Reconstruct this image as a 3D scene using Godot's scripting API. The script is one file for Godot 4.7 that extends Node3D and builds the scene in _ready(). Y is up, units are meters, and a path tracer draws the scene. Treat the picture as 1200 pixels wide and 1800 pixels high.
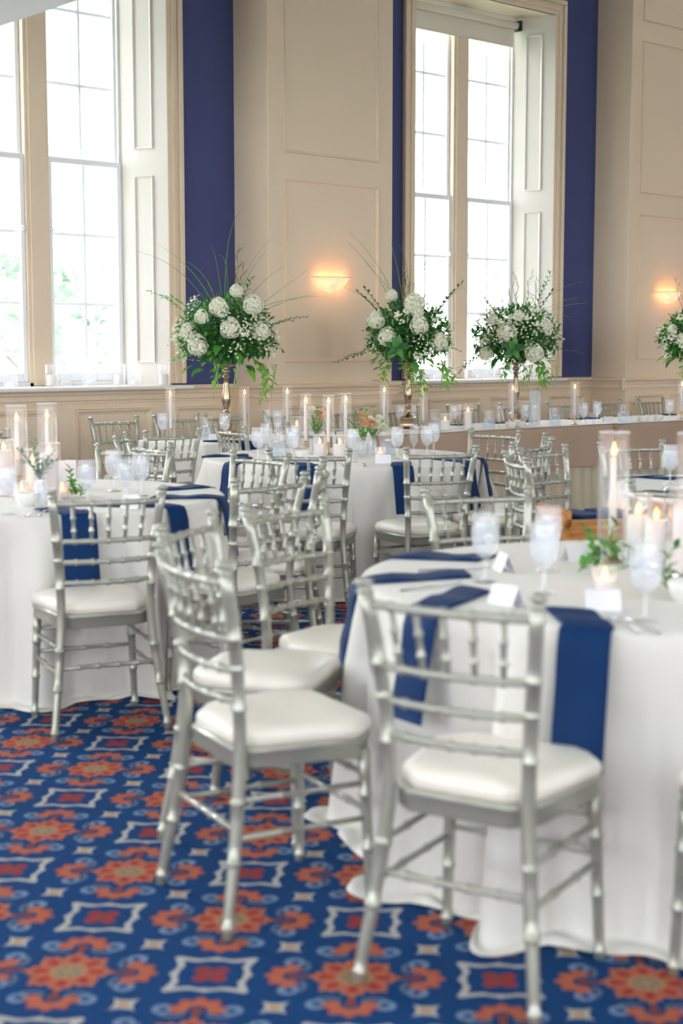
extends Node3D
# A banquet hall laid for a wedding. x runs along the window wall, -z runs towards it, y is up, metres.

const CH := 0.762          # height of the table tops
const FAR_WALL := -10.05   # z of the window wall
const NEAR_LIGHT := 4.0    # daylight through each window behind the camera
const FAR_LIGHT := 22.0    # daylight through the windows of the far wall that are out of the picture
const END_LIGHT := 3.5     # daylight through the windows of the near end wall
const CANDLE := 0.0022
const SCONCE := 0.014
var rng := RandomNumberGenerator.new()
var used := {}
var M := {}

func _ready() -> void:
	# camera
	var cam := Camera3D.new()
	cam.name = "camera"
	cam.fov = 38.19
	cam.position = Vector3(0, 1.41, 0)
	cam.rotation = Vector3(deg_to_rad(-6.234), deg_to_rad(-41.56), 0)
	var attr := CameraAttributesPhysical.new()
	attr.frustum_focal_length = 34.667
	attr.frustum_focus_distance = 11.2
	attr.exposure_aperture = 1.75
	attr.frustum_near = 0.05
	attr.frustum_far = 400.0
	cam.attributes = attr
	add_child(cam)
	cam.current = true
	# sky: an even, bright overcast
	var we := WorldEnvironment.new()
	we.name = "environment"
	var env := Environment.new()
	var sky := Sky.new()
	var sm := ProceduralSkyMaterial.new()
	sm.sky_top_color = Color(0.93, 0.96, 1.0)
	sm.sky_horizon_color = Color(0.98, 0.99, 1.0)
	sm.ground_horizon_color = Color(0.95, 0.97, 0.97)
	sm.ground_bottom_color = Color(0.80, 0.84, 0.80)
	sky.sky_material = sm
	env.background_mode = Environment.BG_SKY
	env.sky = sky
	env.background_energy_multiplier = 7.5
	env.tonemap_mode = Environment.TONE_MAPPER_LINEAR
	env.tonemap_exposure = 1.25
	env.sdfgi_enabled = true
	env.ssao_enabled = true
	env.ssil_enabled = true
	we.environment = env
	add_child(we)
	# daylight through the windows that the camera does not see
	for k in 5:
		daylight("daylight_near_%d" % (k + 1), Vector3([-3.0, 1.5, 6.0, 10.5, 15.0][k], 2.95, 5.33), 0.0, Vector2(1.8, 3.66), NEAR_LIGHT, Color(0.84, 0.92, 1.0))
	for k in 4:
		daylight("daylight_far_%d" % (k + 1), Vector3([-3.47, 1.28, 15.53, 20.28][k], 2.93, -10.53), PI, Vector2(1.5, 3.5), FAR_LIGHT * [0.4, 1.0, 1.0, 1.0][k])
	for k in 4:
		daylight("daylight_end_%d" % (k + 1), Vector3(-6.28, 2.95, [-7.5, -3.7, 0.1, 3.5][k]), -PI / 2, Vector2(1.8, 3.66), END_LIGHT, Color(0.88, 0.94, 1.0))
	rng.seed = 7
	leaf_small = leaf_mesh(0.045, 0.019)
	leaf_mid = leaf_mesh(0.075, 0.038)
	leaf_big = leaf_mesh(0.115, 0.056, 0.25)
	for k in 3:
		hydrangeas.append(hydrangea_mesh(0.075, 40 + k))
	floret_meshes = [cluster_mesh(26, 0.055, 0.011, 50), cluster_mesh(20, 0.05, 0.013, 51), cluster_mesh(18, 0.075, 0.0095, 52), hearts_mesh(18, 0.075, 0.0095, 52)]
	materials()
	hall()
	outdoor_trees()
	chair0 = make_chair()
	var tb_c := round_table("round_table", Vector3(3.470, 0, -2.540), 0.86, 31, "round banquet table nearest the camera, ringed by silver chairs", "floor-length white cloth of the big round table nearest the camera")
	var tb_a := round_table("round_table", Vector3(3.360, 0, -5.880), 0.86, 32, "round banquet table at the left edge, with the ceramic bowl and tapers", "floor-length white cloth of the round table at the left edge")
	var tb_b := round_table("round_table", Vector3(6.040, 0, -6.800), 0.86, 33, "round banquet table in the middle of the hall with peach roses", "floor-length white cloth of the middle table with peach roses")
	var tb_d := round_table("round_table", Vector3(6.250, 0, -3.810), 0.86, 34, "round banquet table at the right edge, behind the nearest one", "white cloth of the round table at the right edge behind the tall tapers")
	long_table("head_table", 6.05, 7.35, -8.25, -9.05, 0.735, false, "straight table under the leftmost tall flowers, before the pier", "floor-length white cloth of the straight table below the leftmost tall flowers", 41)
	long_table("head_table", 7.38, 10.55, -8.25, -9.05, 0.36, true, "long straight table along the wall below two tall flower stands", "taupe satin overlay of the long table below the two middle flower stands", 42)
	long_table("head_table", 10.58, 14.0, -8.20, -9.0, 0.42, true, "straight table at the far right carrying sugar bowls", "draped taupe overlay of the far right table with the sugar bowls", 43)
	chair(2.259, -2.170, -1.269, "silver bamboo-style chair seen from behind, large in front of the nearest table", "")
	chair(2.173, -2.943, -1.797, "large silver chair left of centre with its back turned and ivory seat facing right", "")
	chair(2.586, -3.530, -2.573, "silver chair half hidden behind the large left-of-centre chair", "")
	chair(3.099, -3.707, -2.940, "silver chair beside the nearest table, its seat just left of the hanging napkin", "")
	chair(3.931, -3.655, 2.751, "silver chair on the far side of the nearest table, seen beyond its goblets", "")
	chair(2.658, -1.519, -0.646, "silver chair cut off by the right edge, only seat corner and leg in view", "")
	chair(2.924, -4.605, -0.311, "silver chair pulled up to the left round table, a navy napkin hanging behind its back", "")
	chair(3.688, -4.644, 0.152, "silver chair with its back to the aisle, at the right of the left round table", "")
	chair(4.242, -4.995, 0.815, "silver chair turned to the left round table, seen side on behind the aisle chair", "")
	chair(4.330, -6.560, 2.183, "silver chair across the left round table, seen behind its cluster of goblets", "")
	chair(4.647, -6.775, -1.589, "silver chair with a white-lit curved top rail behind the left table goblets", "")
	chair(4.895, -7.421, -2.296, "silver chair seen edge on behind the goblets of the left table", "")
	chair(5.377, -7.712, -0.000, "silver chair facing the white end of the straight table, below the leftmost wall hurricane", "")
	chair(5.984, -7.786, -1.747, "silver chair just right of the napkin hanging at the straight table corner", "")
	chair(6.648, -7.739, 2.618, "silver chair beyond the middle table, behind its left goblets", "")
	chair(4.467, -5.696, 1.610, "silver chair behind the aisle chairs, turned to the left table, beside a hanging navy napkin", "")
	chair(4.889, -5.755, -0.825, "silver chair before the middle table, at its centre, with a napkin behind the spindles", "")
	chair(5.499, -5.449, -0.302, "silver chair before the middle table at its right, ivory seat turned away", "")
	chair(6.892, -6.367, 1.581, "silver chair at the right of the middle table, against the taupe cloth", "")
	chair(5.380, -4.727, -2.166, "silver chair side on with a bright curved top rail, between middle and right tables", "")
	chair(5.893, -5.008, -3.032, "silver chair of the right table, its slatted back in front of the beige skirt", "")
	chair(6.224, -5.482, 0.174, "silver chair with its back to the right table, turned to the middle table", "")
	chair(6.675, -5.765, 0.795, "farthest silver chair in the cluster between middle and right tables", "")
	chair(4.734, -3.346, -1.189, "silver chair before the right table, seen past the candle flames", "")
	chair(6.588, -4.989, 2.826, "silver chair behind the right table, facing it across its navy napkins", "")
	chair(4.572, -8.248, -2.196, "silver chair at the left edge behind the left table, seen side on", "")
	chair(6.110, -9.420, 3.1416, "silver chair behind the white end of the straight table, leftmost along the wall")
	chair(6.680, -9.420, 3.1416, "silver chair behind the straight table, left of the leftmost flower candlestick")
	chair(7.160, -9.420, 3.1416, "silver chair behind the straight table, right of the leftmost flower candlestick")
	chair(7.760, -9.420, 3.1416, "silver chair behind the long table, left of the pillar candles")
	chair(8.420, -9.420, 3.1416, "silver chair against the pier, hidden behind the tapers of the middle table")
	chair(9.110, -9.420, 3.1416, "silver chair behind the long table, just right of the middle flower candlestick")
	chair(9.900, -9.420, 3.1416, "silver chair behind the long table before the second window, right of a flute")
	chair(10.600, -9.420, 3.1416, "silver chair behind the long table, at the square vase")
	chair(11.280, -9.420, 3.1416, "silver chair behind the long table, right of the candlestick under the right flowers")
	chair(12.000, -9.420, 3.1416, "silver chair at the navy strip behind the far right table")
	chair(12.730, -9.420, 3.1416, "silver chair at the right pier behind the far right table")
	place("candlestick", Vector3(6.660, CH, -8.800), 0.6, "champagne metal candlestick holding the leftmost tall flowers", "candlesticks under the tall flowers")
	place("candlestick", Vector3(8.460, CH, -8.720), 0.6, "champagne metal candlestick holding the middle tall flowers, square foot in view", "candlesticks under the tall flowers")
	place("candlestick", Vector3(9.660, CH, -8.620), 0.6, "champagne metal candlestick under the tall flowers before the second window", "candlesticks under the tall flowers")
	place("candlestick", Vector3(12.150, CH, -8.550), 0.6, "candlestick under the flowers cut off by the right edge", "candlesticks under the tall flowers")
	arrangement(Vector3(6.660, 1.31, -8.800), 101, "leftmost tall arrangement of white hydrangeas and wild greens before the navy strip", 0.35, [[0.034, 0.26, 0.078], [-0.2, 0.14, 0.078], [-0.05, 0.41, 0.07], [0.2, 0.43, 0.075], [0.25, 0.24, 0.07], [-0.27, 0.24, 0.06], [0.08, 0.53, 0.05], [-0.17, 0.34, 0.055]], [], [[-0.57, 0.53, 0.1, 0.1, 1], [-0.45, 0.5, 0.05, 0.1, 1], [0.6, 0.34, 0.15, 0.08, 0], [0.5, 0.32, 0.1, 0.05, 0], [0.19, 0.62, 0, 0.05, 0], [0.12, 0.6, 0.1, 0.05, 0], [-0.4, 0.02, 0.2, 0.05, 1], [0.42, 0.1, 0.2, 0.05, 0], [-0.15, 0.52, 0.1, 0.03, 0]], [[-0.02, 1.02, 0.13, 1.13, 0.05], [-0.05, 0.8, -0.1, 0.86, 0], [-0.15, 0.7, -0.52, 0.88, 0.1], [-0.25, 0.75, -0.66, 0.82, 0.05], [0.12, 0.75, 0.38, 0.95, 0.05], [0.15, 0.7, 0.3, 0.82, 0.1], [0.2, 0.6, 0.45, 0.72, 0.1], [0.3, 0.45, 0.7, 0.52, 0.1], [0.25, 0.5, 0.75, 0.5, 0], [0.1, 0.8, 0.16, 0.9, 0], [0.05, 0.85, -0.06, 0.78, 0.1], [-0.1, 0.7, -0.3, 0.75, 0], [0.2, 0.4, 0.62, 0.7, 0.05]], [[0.3, 0.02, 0.27, 1], [0.27, -0.02, 0.3, 0], [0.35, 0, 0.25, 0], [-0.07, -0, 0.27, 0], [0.07, -0.03, 0.16, 0], [-0.06, 0.02, 0.14, 1]], [[0.18, 0.33], [0.14, 0.27], [-0.34, 0.3], [-0.37, 0.2], [0.24, 0.22], [0.07, 0.12]])
	arrangement(Vector3(8.460, 1.31, -8.720), 102, "middle tall arrangement of white hydrangeas with a glossy leaf rosette, beside the wall lamp", 0.33, [[0.047, 0.477, 0.082], [0.084, 0.3, 0.078], [-0.164, 0.21, 0.08], [-0.257, 0.34, 0.07], [0.243, 0.168, 0.075], [-0.135, 0.54, 0.05], [0.07, 0.4, 0.05]], [Vector2(-0.084, 0.117)], [[-0.425, 0.58, 0.1, 0.06, 0], [-0.36, 0.6, 0, 0.05, 0], [0.43, 0.64, 0.05, 0.04, 0], [0.38, 0.6, 0.1, 0.02, 0], [-0.59, -0, 0.2, 0.04, 0], [-0.5, 0.05, 0.2, 0.03, 0], [0.4, 0.1, 0.1, 0.05, 0], [0.38, 0.32, 0.1, 0.05, 1], [-0.1, 0.55, 0.1, 0.03, 0]], [[-0.15, 0.75, -0.48, 1.05, 0.05], [-0.2, 0.7, -0.5, 0.98, 0], [0.02, 0.9, -0.1, 0.96, 0], [-0.08, 0.8, -0.16, 1, 0.05], [0.15, 0.7, 0.38, 0.82, 0.05], [0.1, 0.7, 0.14, 0.86, 0], [-0.25, 0.5, -0.55, 0.62, 0.1], [0, 0.8, 0.03, 0.78, 0.1], [-0.1, 0.6, -0.35, 0.8, 0], [0.12, 0.6, 0.24, 0.7, 0]], [[0.02, -0.02, 0.2, 1], [0.12, -0.05, 0.22, 1], [0.28, 0.02, 0.25, 0], [0.33, 0, 0.2, 1], [-0.2, 0, 0.16, 1], [0.1, -0.05, 0.28, 0]], [[0.08, 0.2], [-0.3, 0.12], [0.33, 0.25]])
	arrangement(Vector3(9.660, 1.31, -8.620), 103, "tall arrangement of white hydrangeas before the right jamb of the second window", 0.36, [[-0.078, 0.25, 0.085], [0.155, 0.08, 0.08], [-0.257, 0.073, 0.06], [0.247, 0.306, 0.06], [0.02, 0.39, 0.05], [-0.2, 0.36, 0.05]], [Vector2(-0.02, 0.11)], [[0.29, 0.78, 0, 0.03, 1], [0.26, 0.7, 0.05, 0.02, 1], [0.56, 0.07, 0.15, 0.03, 0], [-0.52, -0.12, 0.2, 0.1, 0], [-0.47, -0.04, 0.2, 0.08, 0], [-0.3, 0.57, 0, 0.05, 1], [-0.25, 0.5, 0.05, 0.05, 1], [0.3, 0.6, 0.1, 0.05, 0], [0.1, 0.55, 0.1, 0.03, 1], [-0.38, 0.2, 0.1, 0.02, 1]], [[-0.15, 0.7, -0.35, 0.83, 0.05], [-0.1, 0.7, -0.3, 0.86, 0], [-0.05, 0.6, -0.12, 0.77, 0], [0.2, 0.62, 0.55, 0.68, 0.05], [0.25, 0.5, 0.6, 0.5, 0.1], [0.22, 0.45, 0.46, 0.38, 0.1], [0.2, 0.5, 0.52, 0.55, 0], [-0.3, 0.5, -0.5, 0.66, 0.05], [0.05, 0.6, 0.14, 0.72, 0], [-0.2, 0.5, -0.5, 0.72, 0]], [[0.22, 0, 0.24, 1], [0.26, -0, 0.2, 1], [0.12, -0.02, 0.2, 0], [0.2, -0.06, 0.28, 0], [-0.1, -0, 0.16, 1], [0.34, -0.03, 0.2, 0], [0.08, -0.02, 0.14, 1]], [[-0.13, 0.22], [-0.2, 0.27], [0.13, 0.24], [0.3, 0.32], [0.04, 0.28], [0.3, 0.1]])
	arrangement(Vector3(12.150, 1.31, -8.550), 104, "tall flower arrangement cut off by the right edge", 0.32, [[-0.1, 0.2, 0.07], [0.1, 0.3, 0.07], [-0.2, 0.3, 0.05], [0.15, 0.1, 0.07]], [], [[-0.35, 0.2, 0.1, 0.05, 0], [0.3, 0.5, 0.1, 0.04, 1], [-0.25, 0.45, 0.1, 0.04, 1]], [[-0.1, 0.6, -0.2, 0.8, 0], [0.1, 0.6, 0.2, 0.8, 0]], [[-0.1, 0, 0.2, 1], [0.1, 0, 0.2, 0]], [[-0.2, 0.25], [0.1, 0.2]])
	sconce(Vector3(8.385, 2.025, -9.602), "glowing alabaster wall lamp on the pier between the windows")
	sconce(Vector3(13.14, 2.025, -9.602), "glowing alabaster wall lamp at the right edge")
	crate(Vector3(4.899, 0, -3.837), -0.5)
	place("goblet", Vector3(3.034, CH, -2.814), 0.0, "goblet of iced water at the left of the nearest table, by the two tent cards", "goblets of iced water on the nearest table")
	place("goblet", Vector3(3.000, CH, -2.569), 0.0, "front goblet of two close together in the middle of the nearest table", "goblets of iced water on the nearest table")
	place("goblet", Vector3(3.323, CH, -2.831), 0.0, "rear goblet of two close together, before the wooden crate", "goblets of iced water on the nearest table")
	place("goblet", Vector3(2.875, CH, -2.143), 0.0, "goblet at the right of the nearest table, over the low votive candles", "goblets of iced water on the nearest table")
	place("hurricane", Vector3(3.616, CH, -2.824), 0.0, "tall taper in a glass cylinder nearest the camera, on the nearest table", "")
	place("hurricane", Vector3(3.755, CH, -2.636), 0.0, "tall taper in a glass cylinder cut by the right edge of the nearest table", "")
	place("pillar_glass", Vector3(3.553, CH, -2.509), 0.0, "broad pillar candle in glass at the right edge of the nearest table", "")
	place("slim_pillar", Vector3(3.570, CH, -2.628), 0.0, "lit pillar candle in a glass behind the right goblet of the nearest table", "")
	place("slim_pillar", Vector3(3.634, CH, -2.743), 0.0, "lit pillar candle in glass between the tallest taper and the right goblet", "")
	place("votive", Vector3(3.145, CH, -2.479), 0.0, "small lit votive among leaves on the nearest table, before the tallest taper", "")
	place("greenery", Vector3(3.410, CH, -2.725), 0.0, "leafy sprig round the votive on the nearest table", "")
	place("greenery", Vector3(3.590, CH, -2.782), 1.2, "leafy sprig at the foot of the tall taper on the nearest table", "")
	place("greenery", Vector3(3.263, CH, -2.361), 2.1, "leafy sprig right of the big goblet on the nearest table", "")
	place("bowl", Vector3(3.182, CH, -2.239), 0.0, "white china bowl at the right edge of the nearest table", "")
	place("card", Vector3(2.923, CH, -2.310), -0.75, "white tent card on the napkin below the votive of the nearest table", "")
	place("card", Vector3(3.553, CH, -2.913), -0.2, "white tent card behind the middle goblets of the nearest table", "")
	place("card", Vector3(2.798, CH, -2.522), -1.6, "white tent card right of the left goblet on the nearest table", "")
	place("card", Vector3(3.235, CH, -2.925), -2.1, "white tent card behind the left goblet on the nearest table", "")
	place("fork", Vector3(2.789, CH, -2.139), -0.55, "left fork at the right place setting of the nearest table", "knives and forks on the nearest table")
	place("fork", Vector3(2.810, CH, -2.106), -0.5, "right fork at the right place setting of the nearest table", "knives and forks on the nearest table")
	place("knife", Vector3(2.850, CH, -2.842), -1.6, "knife between the two left napkins of the nearest table", "knives and forks on the nearest table")
	place("knife", Vector3(3.125, CH, -3.022), -2.0, "knife beside the farthest left napkin of the nearest table", "knives and forks on the nearest table")
	place("fork", Vector3(2.741, CH, -2.439), -1.0, "fork behind the chair back on the nearest table, right of the third napkin", "knives and forks on the nearest table")
	napkin(tb_c, -154.8, 0.2, 0.31, 0.125, 0.5, "navy napkin hanging long at the front of the nearest table, right of the chair back")
	napkin(tb_c, 174.4, 0.26, 0.27, 0.12, 0.5, "navy napkin hanging behind the big chair back, before the knife")
	napkin(tb_c, 143.4, 0.3, 0.22, 0.13, 0.3, "navy napkin hanging at the left rim of the nearest table")
	napkin(tb_c, 107.6, 0.26, 0.02, 0.14, 0.3, "flat navy napkin at the far left rim of the nearest table, nearest the far chair")
	place("goblet", Vector3(2.885, CH, -5.248), 0.0, "goblet at the left edge of the picture on the left table", "goblets of iced water on the left table")
	place("goblet", Vector3(3.297, CH, -5.328), 0.0, "goblet alone in front of the upright white card of the left table", "goblets of iced water on the left table")
	place("goblet", Vector3(3.727, CH, -5.789), 0.0, "rear left goblet of the cluster on the left table", "goblets of iced water on the left table")
	place("goblet", Vector3(3.459, CH, -5.277), 0.0, "front middle goblet of the cluster on the left table", "goblets of iced water on the left table")
	place("goblet", Vector3(3.700, CH, -5.525), 0.0, "rear right goblet of the cluster on the left table", "goblets of iced water on the left table")
	place("hurricane", Vector3(3.342, CH, -5.984), 0.0, "taper in a tall glass cylinder at the left table, left of the pair", "")
	place("hurricane", Vector3(3.589, CH, -6.139), 0.0, "taper in a tall glass cylinder at the left table, behind the blush pillar", "")
	place("pillar_glass", Vector3(3.291, CH, -5.618), 0.0, "blush pillar candle in glass on the left table, right of the tapers", "")
	place("pillar_glass", Vector3(3.243, CH, -5.930), 0.0, "pillar candle in glass cut by the left edge on the left table", "")
	place("slim_pillar", Vector3(3.338, CH, -5.846), 0.0, "small lit pillar in glass between the two tapers of the left table", "")
	place("votive", Vector3(3.382, CH, -5.670), 0.0, "lit votive before the upright white card of the left table", "")
	place("votive", Vector3(3.249, CH, -5.788), 0.0, "lit votive behind the china bowl of the left table", "")
	place("acrylic", Vector3(3.537, CH, -5.884), -0.9, "upright white table card on the left table", "")
	place("bowl", Vector3(3.110, CH, -5.494), 0.0, "white china bowl on the left table before the tapers", "")
	place("greenery", Vector3(3.555, CH, -6.015), 0.0, "leafy sprig behind the upright card of the left table", "")
	place("greenery", Vector3(3.456, CH, -5.673), 1.0, "leafy sprig right of the upright card of the left table", "")
	place("bud_vase", Vector3(3.209, CH, -5.562), 0.0, "glass bud vase with grey-green sprig between bowl and pillar on the left table", "")
	posy(Vector3(3.209, CH, -5.562) + Vector3(0, 0.01, 0), "grey-green sprigs in the bud vase of the left table", [])
	place("fork", Vector3(2.965, CH, -5.196), -0.75, "left fork on the front rim of the left table", "knives and forks on the left table")
	place("fork", Vector3(3.001, CH, -5.176), -0.7, "right fork on the front rim of the left table", "knives and forks on the left table")
	place("knife", Vector3(3.683, CH, -5.271), -2.0, "knife between the napkins at the right of the left table", "knives and forks on the left table")
	place("card", Vector3(3.388, CH, -5.127), -1.2, "tent card before the goblet cluster of the left table", "")
	napkin(tb_a, -108.2, 0.2, 0.36, 0.14, 0.3, "navy napkin hanging behind the chair at the left table")
	napkin(tb_a, -77.9, 0.24, 0.3, 0.105, 0.6, "navy napkin hanging at the right of the left table, behind the curved chair back")
	napkin(tb_a, -49.3, 0.27, 0.3, 0.12, 0.2, "navy napkin hanging at the far right rim of the left table")
	napkin(tb_a, -12.9, 0.24, 0.02, 0.13, 0.2, "flat navy napkin at the back rim of the left table")
	place("goblet", Vector3(5.470, CH, -6.922), 0.0, "leftmost goblet of the middle table", "goblets of iced water on the middle table")
	place("goblet", Vector3(5.814, CH, -7.270), 0.0, "goblet just behind the leftmost on the middle table", "goblets of iced water on the middle table")
	place("goblet", Vector3(5.623, CH, -6.787), 0.0, "goblet before the tapers of the middle table", "goblets of iced water on the middle table")
	place("goblet", Vector3(5.773, CH, -6.412), 0.0, "goblet before the peach roses of the middle table", "goblets of iced water on the middle table")
	place("goblet", Vector3(6.157, CH, -6.438), 0.0, "goblet right of the place card on the middle table", "goblets of iced water on the middle table")
	place("goblet", Vector3(6.393, CH, -6.422), 0.0, "front goblet of the pair at the right of the middle table", "goblets of iced water on the middle table")
	place("goblet", Vector3(6.638, CH, -6.608), 0.0, "rear goblet of the pair at the right of the middle table", "goblets of iced water on the middle table")
	place("flute", Vector3(6.437, CH, -6.582), 0.0, "champagne flute between goblets at the right of the middle table", "champagne flutes on the middle table")
	place("flute", Vector3(5.936, CH, -7.301), 0.0, "champagne flute behind the left goblets of the middle table", "champagne flutes on the middle table")
	place("slim_hurricane", Vector3(6.032, CH, -7.146), 0.0, "taper in a slim cylinder on the middle table, left of three", "")
	place("slim_hurricane", Vector3(6.039, CH, -6.934), 0.0, "front taper in a slim cylinder on the middle table, with a gold holder in view", "")
	place("slim_hurricane", Vector3(6.399, CH, -7.178), 0.0, "taper in a slim cylinder on the middle table, right of three", "")
	place("slim_pillar", Vector3(6.293, CH, -7.548), 0.0, "pillar candle in glass behind the left taper of the middle table", "")
	place("low_pillar", Vector3(5.902, CH, -6.857), 0.0, "low lit pillar in glass among the tapers of the middle table", "")
	place("low_pillar", Vector3(5.961, CH, -6.740), 0.0, "low lit pillar in glass left of the roses on the middle table", "")
	place("votive", Vector3(6.080, CH, -6.507), 0.0, "lit votive beside the place card of the middle table", "")
	place("slim_pillar", Vector3(6.673, CH, -7.272), 0.0, "lit pillar candle in a low glass behind the roses of the middle table", "")
	place("tumbler", Vector3(6.315, CH, -6.690), 0.0, "water jar between goblets and place card of the middle table", "")
	place("tumbler", Vector3(5.707, CH, -7.030), 0.0, "water jar left of the tapers on the middle table", "")
	place("card", Vector3(5.816, CH, -6.199), -0.8, "tent card on the right front napkin of the middle table", "")
	place("card", Vector3(5.481, CH, -6.438), -0.7, "tent card on the centre front napkin of the middle table", "")
	place("bowl", Vector3(5.671, CH, -6.745), 0.0, "small white bowl left of the tapers of the middle table", "")
	place("bud_vase", Vector3(6.065, CH, -6.648), 0.0, "bud vase under the peach roses of the middle table, right of the goblet", "")
	place("bud_vase", Vector3(6.246, CH, -6.751), 0.0, "bud vase under the white flowers of the middle table, right of the roses", "")
	place("bud_vase", Vector3(6.257, CH, -7.304), 0.0, "bud vase behind the tapers of the middle table", "")
	posy(Vector3(6.065, CH, -6.648) + Vector3(0, 0.01, 0), "peach roses in a bud vase on the middle table, before the pillar", [[Vector3(-0.04, 0.20, 0.04), "peach"], [Vector3(0.02, 0.19, 0.05), "peach"], [Vector3(-0.01, 0.23, 0.0), "peach"], [Vector3(0.06, 0.20, 0.0), "white"]])
	posy(Vector3(6.246, CH, -6.751) + Vector3(0, 0.01, 0), "white blooms with greenery in a bud vase at the right of the peach roses", [[Vector3(-0.02, 0.18, 0.04), "white"], [Vector3(0.04, 0.15, 0.05), "white"], [Vector3(0.05, 0.20, 0.0), "white"]])
	posy(Vector3(6.257, CH, -7.304) + Vector3(0, 0.01, 0), "pale peach posy seen between the tapers of the middle table", [[Vector3(0.0, 0.22, 0.04), "peach"], [Vector3(0.04, 0.21, 0.03), "peach"], [Vector3(-0.04, 0.24, 0.0), "white"]])
	place("fork", Vector3(5.392, CH, -6.575), -0.7, "fork beside the left front napkin of the middle table", "knives and forks on the middle table")
	place("knife", Vector3(5.580, CH, -6.294), -0.6, "knife right of the centre front napkin of the middle table", "knives and forks on the middle table")
	place("fork", Vector3(5.649, CH, -6.177), -0.7, "fork left of the right front napkin of the middle table", "knives and forks on the middle table")
	napkin(tb_b, -179.8, 0.3, 0.26, 0.12, 0.9, "navy napkin hanging at the left of the middle table")
	napkin(tb_b, -144.3, 0.16, 0.25, 0.125, 0.6, "navy napkin hanging at the front of the middle table, behind two chair backs")
	napkin(tb_b, -108.8, 0.16, 0.25, 0.125, -0.5, "navy napkin hanging at the front of the middle table, left of the right chair")
	napkin(tb_b, -74.2, 0.24, 0.28, 0.12, -0.4, "navy napkin hanging at the right of the middle table behind the chair post")
	napkin(tb_b, -54.2, 0.24, 0.26, 0.12, -0.2, "navy napkin hanging over the far right rim of the middle table")
	napkin(tb_b, 141.7, 0.26, 0.02, 0.13, 0.2, "flat navy napkin at the far left rim of the middle table")
	place("goblet", Vector3(5.964, CH, -4.314), 0.0, "goblet of the right table, before the chair back", "goblets on the right table")
	napkin(tb_d, 93.7, 0.2, 0.02, 0.13, 0, "flat navy napkin on the far rim of the right table")
	napkin(tb_d, 160.7, 0.26, 0.02, 0.13, 0, "flat navy napkin on the near rim of the right table, behind a chair back")
	place("fork", Vector3(5.677, CH, -4.134), -1.0, "fork on the near rim of the right table beside the napkin", "cutlery on the right table")
	place("goblet", Vector3(6.218, CH, -8.990), 0.0, "goblet left of the leftmost slim taper along the wall", "goblets on the straight tables")
	place("goblet", Vector3(6.520, CH, -8.637), 0.0, "goblet before the foot of the leftmost flower candlestick", "goblets on the straight tables")
	place("goblet", Vector3(7.226, CH, -8.894), 0.0, "goblet between two slim tapers left of the middle table candles", "goblets on the straight tables")
	place("goblet", Vector3(8.630, CH, -8.990), 0.0, "goblet left of the middle flower candlestick", "goblets on the straight tables")
	place("goblet", Vector3(8.972, CH, -8.704), 0.0, "goblet right of the low pillar candle on the long table", "goblets on the straight tables")
	place("goblet", Vector3(9.566, CH, -8.428), 0.0, "goblet left of the square vase on the long table", "goblets on the straight tables")
	place("goblet", Vector3(10.248, CH, -8.346), 0.0, "goblet right of the slim taper under the right flowers", "goblets on the straight tables")
	place("goblet", Vector3(10.583, CH, -8.463), 0.0, "goblet behind the stemmed coupe on the long table", "goblets on the straight tables")
	place("goblet", Vector3(11.527, CH, -8.362), 0.0, "goblet beside the right edge taper on the far right table", "goblets on the straight tables")
	place("flute", Vector3(7.167, CH, -8.947), 0.0, "flute on the straight table right of a taper, far behind the left goblets", "champagne flutes on the straight tables")
	place("flute", Vector3(8.790, CH, -8.990), 0.0, "flute right of the middle flower candlestick", "champagne flutes on the straight tables")
	place("flute", Vector3(9.143, CH, -8.802), 0.0, "flute beside the tall pillar candle on the long table", "champagne flutes on the straight tables")
	place("flute", Vector3(9.263, CH, -8.446), 0.0, "flute left of a slim taper before the second window", "champagne flutes on the straight tables")
	place("flute", Vector3(9.567, CH, -8.320), 0.0, "flute just left of the right flower candlestick", "champagne flutes on the straight tables")
	place("slim_hurricane", Vector3(6.265, CH, -8.956), 0.0, "slim taper in glass, leftmost on the straight tables", "slim tapers along the straight tables")
	place("slim_hurricane", Vector3(6.849, CH, -8.824), 0.0, "slim taper in glass right of the leftmost flower candlestick", "slim tapers along the straight tables")
	place("slim_hurricane", Vector3(7.233, CH, -8.785), 0.0, "slim taper in glass left of the pillar candles, far behind the middle table", "slim tapers along the straight tables")
	place("slim_hurricane", Vector3(8.118, CH, -8.641), 0.0, "slim taper in glass left of the middle flower candlestick", "slim tapers along the straight tables")
	place("slim_hurricane", Vector3(8.530, CH, -8.618), 0.0, "slim taper in glass right of the middle flower candlestick", "slim tapers along the straight tables")
	place("slim_hurricane", Vector3(9.345, CH, -8.373), 0.0, "slim taper in glass before the second window jamb", "slim tapers along the straight tables")
	place("slim_hurricane", Vector3(10.092, CH, -8.320), 0.0, "slim taper in glass right of the right flower candlestick", "slim tapers along the straight tables")
	place("slim_hurricane", Vector3(11.657, CH, -8.320), 0.0, "slim taper in glass at the right edge of the far right table", "slim tapers along the straight tables")
	place("tumbler", Vector3(6.456, CH, -8.787), 0.0, "water jar left of the leftmost flower candlestick", "water jars on the straight tables")
	place("tumbler", Vector3(8.662, CH, -8.618), 0.0, "water jar right of the middle flower candlestick", "water jars on the straight tables")
	place("tumbler", Vector3(9.000, CH, -8.320), 0.0, "water jar with floating candle in the middle of the long table", "water jars on the straight tables")
	place("tumbler", Vector3(9.833, CH, -8.320), 0.0, "water jar right of the right flower candlestick", "water jars on the straight tables")
	place("tumbler", Vector3(10.777, CH, -8.320), 0.0, "water jar at the head of the far right table", "water jars on the straight tables")
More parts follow.
